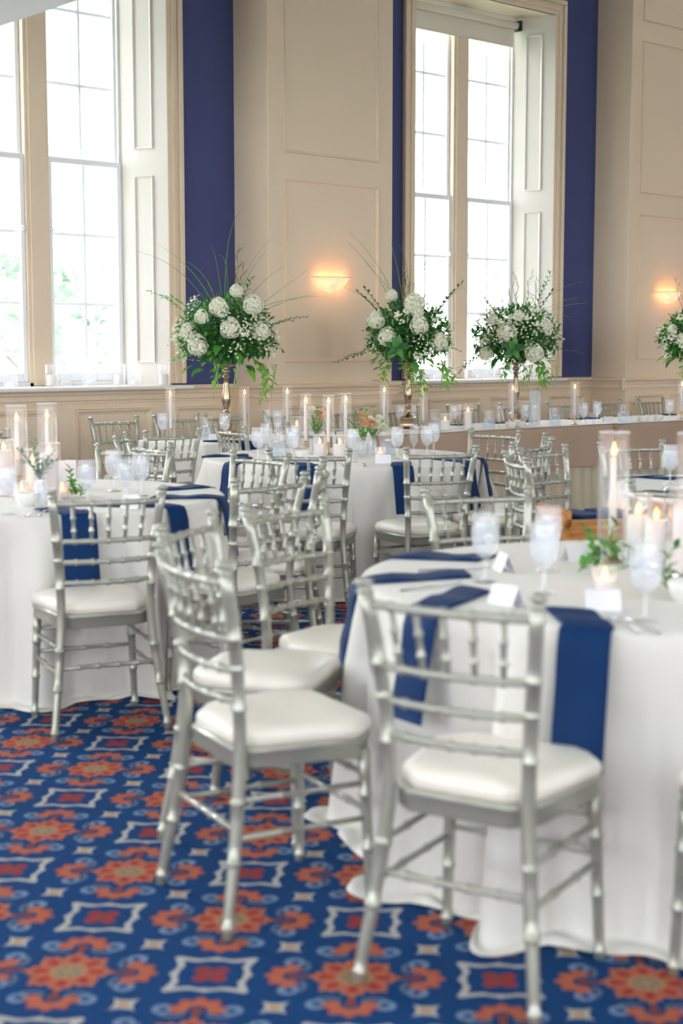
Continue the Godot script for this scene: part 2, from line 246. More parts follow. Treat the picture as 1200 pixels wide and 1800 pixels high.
	place("low_pillar", Vector3(8.604, CH, -8.436), 0.0, "low lit pillar candle right of the water jar on the long table", "")
	place("slim_pillar", Vector3(8.805, CH, -8.374), 0.0, "tall lit pillar candle in glass on the long table, before the second window", "")
	place("bowl", Vector3(9.272, CH, -8.320), 0.0, "left white bowl of two by the slim taper on the long table", "")
	place("spoon_bowl", Vector3(9.386, CH, -8.320), 0.0, "white bowl with a spoon beside the slim taper on the long table", "")
	place("bowl", Vector3(10.927, CH, -8.320), 0.0, "first white bowl from the water jar on the far right table", "")
	place("bowl", Vector3(11.286, CH, -8.320), 0.0, "last white bowl of the row on the far right table", "")
	place("spoon_bowl", Vector3(11.037, CH, -8.320), 0.0, "sugar bowl with spoon, second from the water jar", "")
	place("spoon_bowl", Vector3(11.174, CH, -8.320), 0.0, "sugar bowl with spoon, third from the water jar", "")
	place("coupe", Vector3(10.349, CH, -8.320), 0.0, "stemmed coupe before a goblet on the long table, under the right flowers", "")
	place("card", Vector3(10.741, CH, -8.466), -0.5, "tent card between coupe and water jar on the far right table", "")
	place("card", Vector3(6.385, CH, -8.574), -0.9, "tent card before the leftmost flower candlestick", "")
	place("square_vase", Vector3(9.628, CH, -8.373), 0.0, "tall frosted square vase left of the right flower candlestick", "")
	flat_napkin(Vector3(9.254, CH + 0.003, -8.93), "folded navy napkin on the long table, behind the tall pillar candle")
	flat_napkin(Vector3(9.778, CH + 0.003, -8.93), "folded navy napkin on the long table, at the flute before the second window")
	flat_napkin(Vector3(10.181, CH + 0.003, -8.93), "folded navy napkin on the long table, at the square vase")
	flat_napkin(Vector3(10.864, CH + 0.003, -8.93), "folded navy napkin on the long table, at the slim taper under the right flowers")
	flat_napkin(Vector3(11.074, CH + 0.003, -8.93), "folded navy napkin on the long table, at the goblets under the right flowers")
	flat_napkin(Vector3(12.283, CH + 0.003, -8.93), "folded navy napkin on the long table, at the right edge")
	edge_napkin(Vector3(6.42, 0, -8.25), "navy napkin hanging at the white corner of the straight table")
	edge_napkin(Vector3(7.18, 0, -8.25), "navy napkin hanging from the straight table behind the middle table")
	place("sill_votive", Vector3(5.250, 1.128, -10.190), 0.0, "square glass votive, first from the left along the first window sill", "glass candles on the window sills")
	place("sill_candle", Vector3(5.480, 1.128, -10.210), 0.0, "round glass with a white candle, second from the left along the first window sill", "glass candles on the window sills")
	place("sill_votive", Vector3(5.670, 1.128, -10.230), 0.0, "square glass votive, third from the left along the first window sill", "glass candles on the window sills")
	place("sill_candle", Vector3(6.010, 1.128, -10.190), 0.0, "round glass with a white candle, fourth from the left along the first window sill", "glass candles on the window sills")
	place("sill_votive", Vector3(6.130, 1.128, -10.210), 0.0, "square glass votive, fifth from the left along the first window sill", "glass candles on the window sills")
	place("sill_votive", Vector3(6.370, 1.128, -10.230), 0.0, "square glass votive, sixth from the left along the first window sill", "glass candles on the window sills")
	place("sill_candle", Vector3(6.630, 1.128, -10.190), 0.0, "round glass with a white candle, seventh from the left along the first window sill", "glass candles on the window sills")
	place("sill_votive", Vector3(6.790, 1.128, -10.210), 0.0, "square glass votive, eighth from the left along the first window sill", "glass candles on the window sills")
	place("sill_candle", Vector3(10.060, 1.128, -10.190), 0.0, "round glass with a white candle, first from the left along the second window sill", "glass candles on the window sills")
	place("sill_votive", Vector3(10.280, 1.128, -10.210), 0.0, "square glass votive, second from the left along the second window sill", "glass candles on the window sills")
	place("sill_votive", Vector3(10.500, 1.128, -10.230), 0.0, "square glass votive, third from the left along the second window sill", "glass candles on the window sills")
	place("sill_candle", Vector3(10.720, 1.128, -10.190), 0.0, "round glass with a white candle, fourth from the left along the second window sill", "glass candles on the window sills")
	place("sill_votive", Vector3(10.880, 1.128, -10.210), 0.0, "square glass votive, fifth from the left along the second window sill", "glass candles on the window sills")
	place("sill_votive", Vector3(11.000, 1.128, -10.230), 0.0, "square glass votive, sixth from the left along the second window sill", "glass candles on the window sills")
	place("sill_candle", Vector3(11.140, 1.128, -10.190), 0.0, "round glass with a white candle, seventh from the left along the second window sill", "glass candles on the window sills")
	place("sill_votive", Vector3(11.280, 1.128, -10.210), 0.0, "square glass votive, eighth from the left along the second window sill", "glass candles on the window sills")
	place("sill_votive", Vector3(11.420, 1.128, -10.230), 0.0, "square glass votive, ninth from the left along the second window sill", "glass candles on the window sills")
	place("sill_candle", Vector3(11.560, 1.128, -10.190), 0.0, "round glass with a white candle, tenth from the left along the second window sill", "glass candles on the window sills")
	place("sill_candle", Vector3(6.93, 1.128, -9.995), 0.0, "round glass with a white candle at the right casing of the first window", "glass candles on the window sills")

# ---------------------------------------------------------------- naming
func numbered(called: String) -> String:
	if not used.has(called):
		used[called] = 0
		return called
	used[called] += 1
	return "%s_%03d" % [called, used[called]]

func thing(called: String, label: String, category: String, at: Vector3, turn := 0.0, group := "") -> Node3D:
	var o := Node3D.new()
	o.name = numbered(called)
	add_child(o)
	o.position = at
	o.rotation.y = turn
	tag(o, label, category, group)
	return o

func tag(o: Node, label: String, category: String, group := "") -> void:
	o.set_meta("label", label)
	o.set_meta("category", category)
	if group != "":
		o.set_meta("group", group)

func part(called: String, mesh: Mesh, m: Material, parent: Node, at := Vector3.ZERO, turn := Vector3.ZERO) -> MeshInstance3D:
	var o := MeshInstance3D.new()
	o.mesh = mesh
	o.material_override = m
	o.name = called if parent != self else numbered(called)
	parent.add_child(o, true)
	o.position = at
	o.rotation = turn
	return o

func struct(called: String, mesh: Mesh, m: Material, label: String, category: String, at := Vector3.ZERO) -> MeshInstance3D:
	var o := part(called, mesh, m, self, at)
	o.set_meta("kind", "structure")
	tag(o, label, category)
	return o

func struct_root(called: String, label: String, category: String, at := Vector3.ZERO) -> Node3D:
	var o := thing(called, label, category, at)
	o.set_meta("kind", "structure")
	return o

func copy_of(root: Node3D, at: Vector3, turn: float, label: String, group := "") -> Node3D:
	var stem: String = root.get_meta("stem")
	var r: Node3D = root.duplicate()
	r.name = numbered(stem)
	add_child(r)
	r.position = at
	r.rotation.y = turn
	r.set_meta("label", label)
	if group != "":
		r.set_meta("group", group)
	elif r.has_meta("group"):
		r.remove_meta("group")
	return r

# ---------------------------------------------------------------- meshes
func new_st() -> SurfaceTool:
	var st := SurfaceTool.new()
	st.begin(Mesh.PRIMITIVE_TRIANGLES)
	st.set_smooth_group(0)
	return st

func done(st: SurfaceTool) -> ArrayMesh:
	st.generate_normals()
	return st.commit()

func tri(st: SurfaceTool, a: Vector3, b: Vector3, c: Vector3) -> void:
	st.add_vertex(a)
	st.add_vertex(b)
	st.add_vertex(c)

func quad(st: SurfaceTool, a: Vector3, b: Vector3, c: Vector3, d: Vector3) -> void:
	tri(st, a, b, c)
	tri(st, a, c, d)

func rows_mesh(st: SurfaceTool, rows: Array, flip := false) -> void:
	for i in rows.size() - 1:
		var r0: PackedVector3Array = rows[i]
		var r1: PackedVector3Array = rows[i + 1]
		for j in r0.size() - 1:
			if flip:
				quad(st, r0[j], r1[j], r1[j + 1], r0[j + 1])
			else:
				quad(st, r0[j], r0[j + 1], r1[j + 1], r1[j])

func lathe(st: SurfaceTool, profile: Array, sides := 20, xf := Transform3D.IDENTITY) -> void:
	var rows := []
	for p in profile:
		var row := PackedVector3Array()
		for k in sides + 1:
			var a := TAU * (k % sides) / sides
			row.append(xf * Vector3(cos(a) * p.x, p.y, sin(a) * p.x))
		rows.append(row)
	rows_mesh(st, rows)

func prism_lathe(st: SurfaceTool, profile: Array, xf := Transform3D.IDENTITY) -> void:
	# square cross-section with softened corners, half-widths by height
	var rows := []
	for p in profile:
		var row := PackedVector3Array()
		for k in 13:
			var q := (k % 12) / 3
			var s := k % 3
			var a0 := PI / 4 + q * PI / 2
			var corner: Vector3 = Vector3(cos(a0), 0, sin(a0)) * p.x * sqrt(2.0)
			var side := Vector3(-sin(a0), 0, cos(a0))
			var e0: Vector3 = corner.lerp(Vector3(cos(a0 - PI / 2), 0, sin(a0 - PI / 2)) * p.x * sqrt(2.0), 0.06)
			var e1: Vector3 = corner.lerp(Vector3(cos(a0 + PI / 2), 0, sin(a0 + PI / 2)) * p.x * sqrt(2.0), 0.06)
			var v: Vector3 = e0 if s == 0 else (corner * 0.985 if s == 1 else e1)
			row.append(xf * Vector3(v.x, p.y, v.z))
		rows.append(row)
	rows_mesh(st, rows)

func tube(st: SurfaceTool, path: PackedVector3Array, radii: PackedFloat32Array, sides := 8, caps := true) -> void:
	var n := path.size()
	var w0 := (path[1] - path[0]).normalized()
	var u := w0.cross(Vector3.RIGHT if absf(w0.x) < 0.8 else Vector3.UP).normalized()
	var rows := []
	for i in n:
		var w := (path[mini(i + 1, n - 1)] - path[maxi(i - 1, 0)]).normalized()
		u = (u - w * u.dot(w)).normalized()
		var v := u.cross(w)
		var row := PackedVector3Array()
		for k in sides + 1:
			var a := TAU * (k % sides) / sides
			row.append(path[i] + (u * cos(a) + v * sin(a)) * radii[i])
		rows.append(row)
	rows_mesh(st, rows)
	if caps:
		for k in sides:
			tri(st, path[0], rows[0][k + 1], rows[0][k])
			tri(st, path[n - 1], rows[n - 1][k], rows[n - 1][k + 1])

func even(n: int, r: float) -> PackedFloat32Array:
	var a := PackedFloat32Array()
	a.resize(n)
	a.fill(r)
	return a

func box(st: SurfaceTool, lo: Vector3, hi: Vector3, b := 0.0, xf := Transform3D.IDENTITY) -> void:
	# a box with chamfered edges, flat shaded
	st.set_smooth_group(-1)
	var c := (lo + hi) / 2
	var h := (hi - lo) / 2
	b = minf(b, minf(h.x, minf(h.y, h.z)) * 0.49)
	var g := func(sx: float, sy: float, sz: float, axis: int) -> Vector3:
		var v := Vector3(sx * (h.x - (0.0 if axis == 0 else b)), sy * (h.y - (0.0 if axis == 1 else b)), sz * (h.z - (0.0 if axis == 2 else b)))
		return xf * (c + v)
	for s in [-1.0, 1.0]:
		face(st, [g.call(s, -1, -1, 0), g.call(s, 1, -1, 0), g.call(s, 1, 1, 0), g.call(s, -1, 1, 0)], xf * c)
		face(st, [g.call(-1, s, -1, 1), g.call(1, s, -1, 1), g.call(1, s, 1, 1), g.call(-1, s, 1, 1)], xf * c)
		face(st, [g.call(-1, -1, s, 2), g.call(1, -1, s, 2), g.call(1, 1, s, 2), g.call(-1, 1, s, 2)], xf * c)
	if b > 0.0:
		for s in [-1.0, 1.0]:
			for t in [-1.0, 1.0]:
				face(st, [g.call(s, t, -1, 0), g.call(s, t, 1, 0), g.call(s, t, 1, 1), g.call(s, t, -1, 1)], xf * c)
				face(st, [g.call(s, -1, t, 0), g.call(s, 1, t, 0), g.call(s, 1, t, 2), g.call(s, -1, t, 2)], xf * c)
				face(st, [g.call(-1, s, t, 1), g.call(1, s, t, 1), g.call(1, s, t, 2), g.call(-1, s, t, 2)], xf * c)
				for q in [-1.0, 1.0]:
					face(st, [g.call(s, t, q, 0), g.call(s, t, q, 1), g.call(s, t, q, 2)], xf * c)
	st.set_smooth_group(0)

func face(st: SurfaceTool, p: Array, inside: Vector3) -> void:
	var n: Vector3 = (p[2] - p[0]).cross(p[1] - p[0])
	var out: bool = n.dot(p[0] - inside) > 0
	for i in range(1, p.size() - 1):
		if out:
			tri(st, p[0], p[i], p[i + 1])
		else:
			tri(st, p[0], p[i + 1], p[i])

func box_mesh(lo: Vector3, hi: Vector3, b := 0.0) -> ArrayMesh:
	var st := new_st()
	box(st, lo, hi, b)
	return done(st)

func frame_bars(st: SurfaceTool, x0: float, x1: float, y0: float, y1: float, wide: float, proud: float, xf := Transform3D.IDENTITY) -> void:
	# a mitred picture-frame moulding on the plane z = 0, rising to z = proud
	st.set_smooth_group(-1)
	var ins := [0.0, 0.15 * wide, 0.42 * wide, 0.62 * wide, wide]
	var up := [0.0, proud, proud * 0.95, proud * 0.35, 0.0]
	var rows := []
	for k in 5:
		var i: float = ins[k]
		rows.append(PackedVector3Array([xf * Vector3(x0 + i, y0 + i, up[k]), xf * Vector3(x1 - i, y0 + i, up[k]), xf * Vector3(x1 - i, y1 - i, up[k]), xf * Vector3(x0 + i, y1 - i, up[k]), xf * Vector3(x0 + i, y0 + i, up[k])]))
	rows_mesh(st, rows)
	st.set_smooth_group(0)

func frame_mesh(x0: float, x1: float, y0: float, y1: float, wide: float, proud: float, xf := Transform3D.IDENTITY) -> ArrayMesh:
	var st := new_st()
	frame_bars(st, x0, x1, y0, y1, wide, proud, xf)
	return done(st)

func rail_mesh(x0: float, x1: float, profile: Array) -> ArrayMesh:
	# a moulding along x; profile of Vector2(out, y) listed from the bottom up, out = +z
	var st := new_st()
	st.set_smooth_group(-1)
	for i in profile.size() - 1:
		var a: Vector2 = profile[i]
		var b: Vector2 = profile[i + 1]
		quad(st, Vector3(x0, a.y, a.x), Vector3(x1, a.y, a.x), Vector3(x1, b.y, b.x), Vector3(x0, b.y, b.x))
	for x in [x0, x1]:
		var p := []
		for q in profile:
			p.append(Vector3(x, q.y, q.x))
		var mid := Vector3((x0 + x1) / 2, p[0].y, 0)
		var c := Vector3(x, (p[0].y + p[-1].y) / 2, 0)
		for i in p.size() - 1:
			face(st, [c, p[i], p[i + 1]], mid)
	return done(st)

# ---------------------------------------------------------------- materials
func mat(called: String, color: Color, rough := 0.6, metal := 0.0) -> StandardMaterial3D:
	var m := StandardMaterial3D.new()
	m.resource_name = called
	m.albedo_color = color
	m.roughness = rough
	m.metallic = metal
	M[called] = m
	return m

func see_through(called: String, color: Color, alpha: float, rough := 0.03) -> StandardMaterial3D:
	var m := mat(called, Color(color.r, color.g, color.b, alpha), rough)
	m.transparency = BaseMaterial3D.TRANSPARENCY_ALPHA
	return m

func noise_tex(freq: float, as_normal := false, strength := 4.0, size := 256, sd := 1) -> NoiseTexture2D:
	var f := FastNoiseLite.new()
	f.seed = sd
	f.frequency = freq
	f.fractal_octaves = 3
	var t := NoiseTexture2D.new()
	t.width = size
	t.height = size
	t.seamless = true
	t.noise = f
	t.as_normal_map = as_normal
	t.bump_strength = strength
	return t

func grain(m: StandardMaterial3D, freq: float, strength: float, scale: float, sd := 1) -> void:
	m.normal_enabled = true
	m.normal_texture = noise_tex(freq, true, strength, 256, sd)
	m.uv1_triplanar = true
	m.uv1_scale = Vector3.ONE * scale

func materials() -> void:
	var cream := mat("cream_paint", Color(0.895, 0.815, 0.715), 0.5)
	grain(cream, 0.05, 0.6, 2.0, 3)
	mat("white_paint", Color(0.90, 0.89, 0.87), 0.45)
	mat("jamb_paint", Color(0.855, 0.83, 0.80), 0.45)
	mat("soffit_paint", Color(0.97, 0.965, 0.985), 0.7)
	var blue := mat("navy_wall_paint", Color(0.24, 0.272, 0.465), 0.7)
	grain(blue, 0.06, 0.5, 2.0, 4)
	mat("sash_paint", Color(0.94, 0.95, 0.97), 0.5)
	var silver := mat("silver_paint", Color(0.68, 0.685, 0.64), 0.30, 0.5)
	var vinyl := mat("ivory_vinyl", Color(0.95, 0.93, 0.885), 0.36)
	vinyl.clearcoat_enabled = true
	vinyl.clearcoat = 0.25
	vinyl.clearcoat_roughness = 0.4
	var cloth := mat("white_cloth", Color(0.90, 0.89, 0.865), 0.85)
	cloth.rim_enabled = true
	cloth.rim = 0.2
	grain(cloth, 0.35, 1.2, 22.0, 6)
	var taupe := mat("taupe_satin", Color(0.70, 0.60, 0.51), 0.6)
	taupe.rim_enabled = true
	taupe.rim = 0.2
	grain(taupe, 0.3, 0.7, 15.0, 7)
	mat("skirt_satin", Color(0.76, 0.71, 0.61), 0.5)
	var nap := mat("navy_napkin", Color(0.008, 0.185, 0.375), 0.6)
	nap.metallic_specular = 0.3
	grain(nap, 0.35, 0.9, 22.0, 8)
	see_through("clear_glass", Color(0.95, 0.97, 1.0), 0.035, 0.02)
	see_through("goblet_glass", Color(0.95, 0.97, 1.0), 0.16, 0.03)
	see_through("glass_rim", Color(0.95, 0.97, 1.0), 0.45, 0.3)
	see_through("iced_water", Color(0.95, 0.97, 1.0), 0.26, 0.5)
	see_through("still_water", Color(0.80, 0.88, 0.96), 0.28, 0.2)
	var pane := see_through("window_pane", Color(0.97, 0.98, 1.0), 0.13, 0.4)
	pane.backlight_enabled = true
	pane.backlight = Color(0.9, 0.9, 0.9)
	var wax := mat("white_wax", Color(0.93, 0.91, 0.90), 0.45)
	wax.subsurf_scatter_enabled = true
	wax.subsurf_scatter_strength = 0.3
	mat("pillar_wax", Color(0.92, 0.87, 0.86), 0.5)
	var fl := mat("flame_glow", Color(1, 0.85, 0.6), 0.9)
	fl.emission_enabled = true
	fl.emission = Color(1.0, 0.72, 0.36)
	fl.emission_energy_multiplier = 6.0
	mat("champagne_metal", Color(0.70, 0.62, 0.53), 0.24, 1.0)
	mat("gold_metal", Color(0.80, 0.68, 0.48), 0.3, 1.0)
	mat("polished_steel", Color(0.80, 0.81, 0.83), 0.18, 1.0)
	mat("white_china", Color(0.90, 0.895, 0.88), 0.25)
	mat("white_card", Color(0.92, 0.915, 0.94), 0.8)
	mat("black_plastic", Color(0.04, 0.04, 0.045), 0.5)
	for g in [["dark_leaf", Color(0.17, 0.37, 0.20), Color(0.16, 0.45, 0.14)], ["green_leaf", Color(0.34, 0.56, 0.28), Color(0.36, 0.68, 0.22)], ["lime_leaf", Color(0.46, 0.66, 0.26), Color(0.50, 0.80, 0.22)], ["grey_leaf", Color(0.48, 0.57, 0.50), Color(0.3, 0.4, 0.3)], ["pale_tassel", Color(0.68, 0.78, 0.50), Color(0.5, 0.7, 0.35)]]:
		var m := mat(g[0], g[1], 0.42)
		m.backlight_enabled = true
		m.backlight = g[2]
	var petal := mat("hydrangea_petal", Color(0.95, 0.955, 0.87), 0.8)
	petal.backlight_enabled = true
	petal.backlight = Color(0.2, 0.21, 0.17)
	mat("daisy_heart", Color(0.80, 0.62, 0.25), 0.8)
	mat("peach_petal", Color(0.93, 0.76, 0.62), 0.7)
	mat("stem_green", Color(0.36, 0.47, 0.22), 0.6)
	mat("twig_bark", Color(0.36, 0.24, 0.17), 0.8)
	var al := mat("alabaster_glow", Color(0.95, 0.90, 0.84), 0.45)
	al.emission_enabled = true
	al.emission = Color(1.0, 0.82, 0.68)
	al.emission_energy_multiplier = 0.8
	al.backlight_enabled = true
	al.backlight = Color(0.7, 0.55, 0.4)
	var marble := noise_tex(0.02, false, 1.0, 256, 21)
	var ramp := Gradient.new()
	ramp.set_color(0, Color(0.80, 0.70, 0.62))
	ramp.set_color(1, Color(1, 0.98, 0.95))
	marble.color_ramp = ramp
	al.albedo_texture = marble
	al.uv1_triplanar = true
	al.uv1_scale = Vector3.ONE * 3.0
	var wood := mat("pale_wood", Color(0.80, 0.58, 0.32), 0.45)
	var wt := noise_tex(0.012, false, 1.0, 256, 22)
	var wr := Gradient.new()
	wr.set_color(0, Color(0.78, 0.66, 0.5))
	wr.set_color(1, Color(1, 1, 1))
	wt.color_ramp = wr
	wood.albedo_texture = wt
	wood.uv1_triplanar = true
	wood.uv1_scale = Vector3(1.2, 14.0, 1.2)
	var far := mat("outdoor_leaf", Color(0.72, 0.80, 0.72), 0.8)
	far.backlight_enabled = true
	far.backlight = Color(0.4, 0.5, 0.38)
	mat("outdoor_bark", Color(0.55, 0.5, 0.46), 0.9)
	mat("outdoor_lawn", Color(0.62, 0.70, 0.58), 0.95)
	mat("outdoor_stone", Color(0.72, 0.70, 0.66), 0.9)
	mat("roller_fabric", Color(0.90, 0.87, 0.81), 0.8)
	M["roller_fabric"].backlight_enabled = true
	M["roller_fabric"].backlight = Color(0.35, 0.33, 0.3)
	carpet_material()

func carpet_material() -> void:
	# one repeat of the woven pattern, 512 texels; it has the eightfold symmetry of the square
	var n := 256
	var im := Image.create(2 * n, 2 * n, false, Image.FORMAT_RGB8)
	var nz := FastNoiseLite.new()
	nz.frequency = 0.09
	for j in n:
		for i in n:
			var a := (i + 0.5) / n * 0.5
			var b := (j + 0.5) / n * 0.5
			var c := carpet_color(maxf(a, b), minf(a, b))
			for k in 4:
				var x := n + i if k % 2 == 0 else n - 1 - i
				var y := n + j if k < 2 else n - 1 - j
				var w := 1.0 + 0.16 * nz.get_noise_2d(x, y)
				im.set_pixel(x, y, Color(c.r * w, c.g * w, c.b * w))
	var m := mat("patterned_carpet", Color.WHITE, 0.95)
	m.albedo_texture = ImageTexture.create_from_image(im)
	m.metallic_specular = 0.3
	m.normal_enabled = true
	m.normal_texture = noise_tex(0.25, true, 5.0, 256, 12)
	m.uv1_scale = Vector3.ONE

func carpet_color(x: float, y: float) -> Color:
	var blue := Color(0.05, 0.25, 0.46)
	var orange := Color(0.72, 0.40, 0.30)
	var red := Color(0.62, 0.21, 0.22)
	var white := Color(0.72, 0.71, 0.70)
	var tan_c := Color(0.72, 0.58, 0.45)
	var pale := Color(0.46, 0.56, 0.68)
	var rust := Color(0.50, 0.27, 0.27)
	var r := sqrt(x * x + y * y)
	var th := atan2(y, x)
	# white star outline with red flower
	var star := 0.115 + 0.145 * pow(absf(cos(2.0 * th)), 3.0) if th < PI / 4 else 0.115
	star = 0.155 + 0.11 * pow(maxf(0.0, 1.0 - th / (PI / 4)), 2.2) + 0.030 * pow(th / (PI / 4), 5.0) - 0.012 * sin(th * 8.0)
	var wide := 0.013 + 0.030 * pow(maxf(0.0, 1.0 - th / 0.5), 1.6) + 0.012 * pow(th / (PI / 4), 6.0)
	if absf(r - star) < wide and r < 0.285:
		return white
	if r < 0.045 + 0.06 * pow(absf(cos(2.0 * th)), 0.8) and r < 0.11:
		return red.lerp(rust, 0.25 if r > 0.04 else 0.7)
	# medallion at the corner
	var mx := 0.5 - x
	var my := 0.5 - y
	var mr := sqrt(mx * mx + my * my)
	var mt := atan2(my, mx)
	var edge := 0.198 + 0.022 * cos(8.0 * mt) + 0.010 * cos(24.0 * mt)
	if mr < edge:
		if mr < 0.088 + 0.008 * cos(16.0 * mt):
			if mr > 0.028 and mr < 0.066 and cos(8.0 * mt) < -0.1:
				return Color(0.42, 0.47, 0.42)
			return tan_c.darkened(0.08)
		var lobe := cos(8.0 * mt)
		if lobe > 0.35 and mr > 0.105 and mr < 0.172:
			return red
		return orange.lerp(tan_c, 0.15 if mr > edge - 0.02 else 0.0)
	# crescent flower on the diagonal
	var cx := x - 0.285
	var cy := y - 0.285
	var cr := sqrt(cx * cx + cy * cy)
	var ct := atan2(cy, cx)
	var away := cos(ct - (-PI * 0.75))
	if away > -0.35:
		var outer := 0.128 + 0.014 * cos(9.0 * (ct + PI * 0.75))
		if cr < outer and cr > 0.05:
			return orange.lerp(red, 0.25 if cr > outer - 0.02 else 0.0)
	if cr < 0.030:
		return rust
	var tx := (cx + cy) * 0.7071
	var ty := (cx - cy) * 0.7071
	if tx > 0.0 and tx < 0.085 and absf(ty) < 0.017:
		return rust
	# scrolls
	var sx := x - 0.395
	var sy := y - 0.165
	var sr := sqrt(sx * sx + sy * sy)
	if sr < 0.052 and not (sr < 0.027 and sx > -0.02 and sy > -0.012):
		return pale
	var dx := x - 0.36
	var dy := y - 0.20
	if absf(sqrt(dx * dx + dy * dy) - 0.075) < 0.012 and dx > -0.01 and dy > 0.0:
		return pale.darkened(0.2)
	# four-pointed stars on the edges
	var qx := absf(0.5 - x)
	var qy := absf(y)
	var q := pow(qx / 0.10, 0.62) + pow(qy / 0.10, 0.62)
	if q < 1.0:
		return tan_c if q < 0.72 and maxf(qx, qy) < 0.045 else white
	return blue

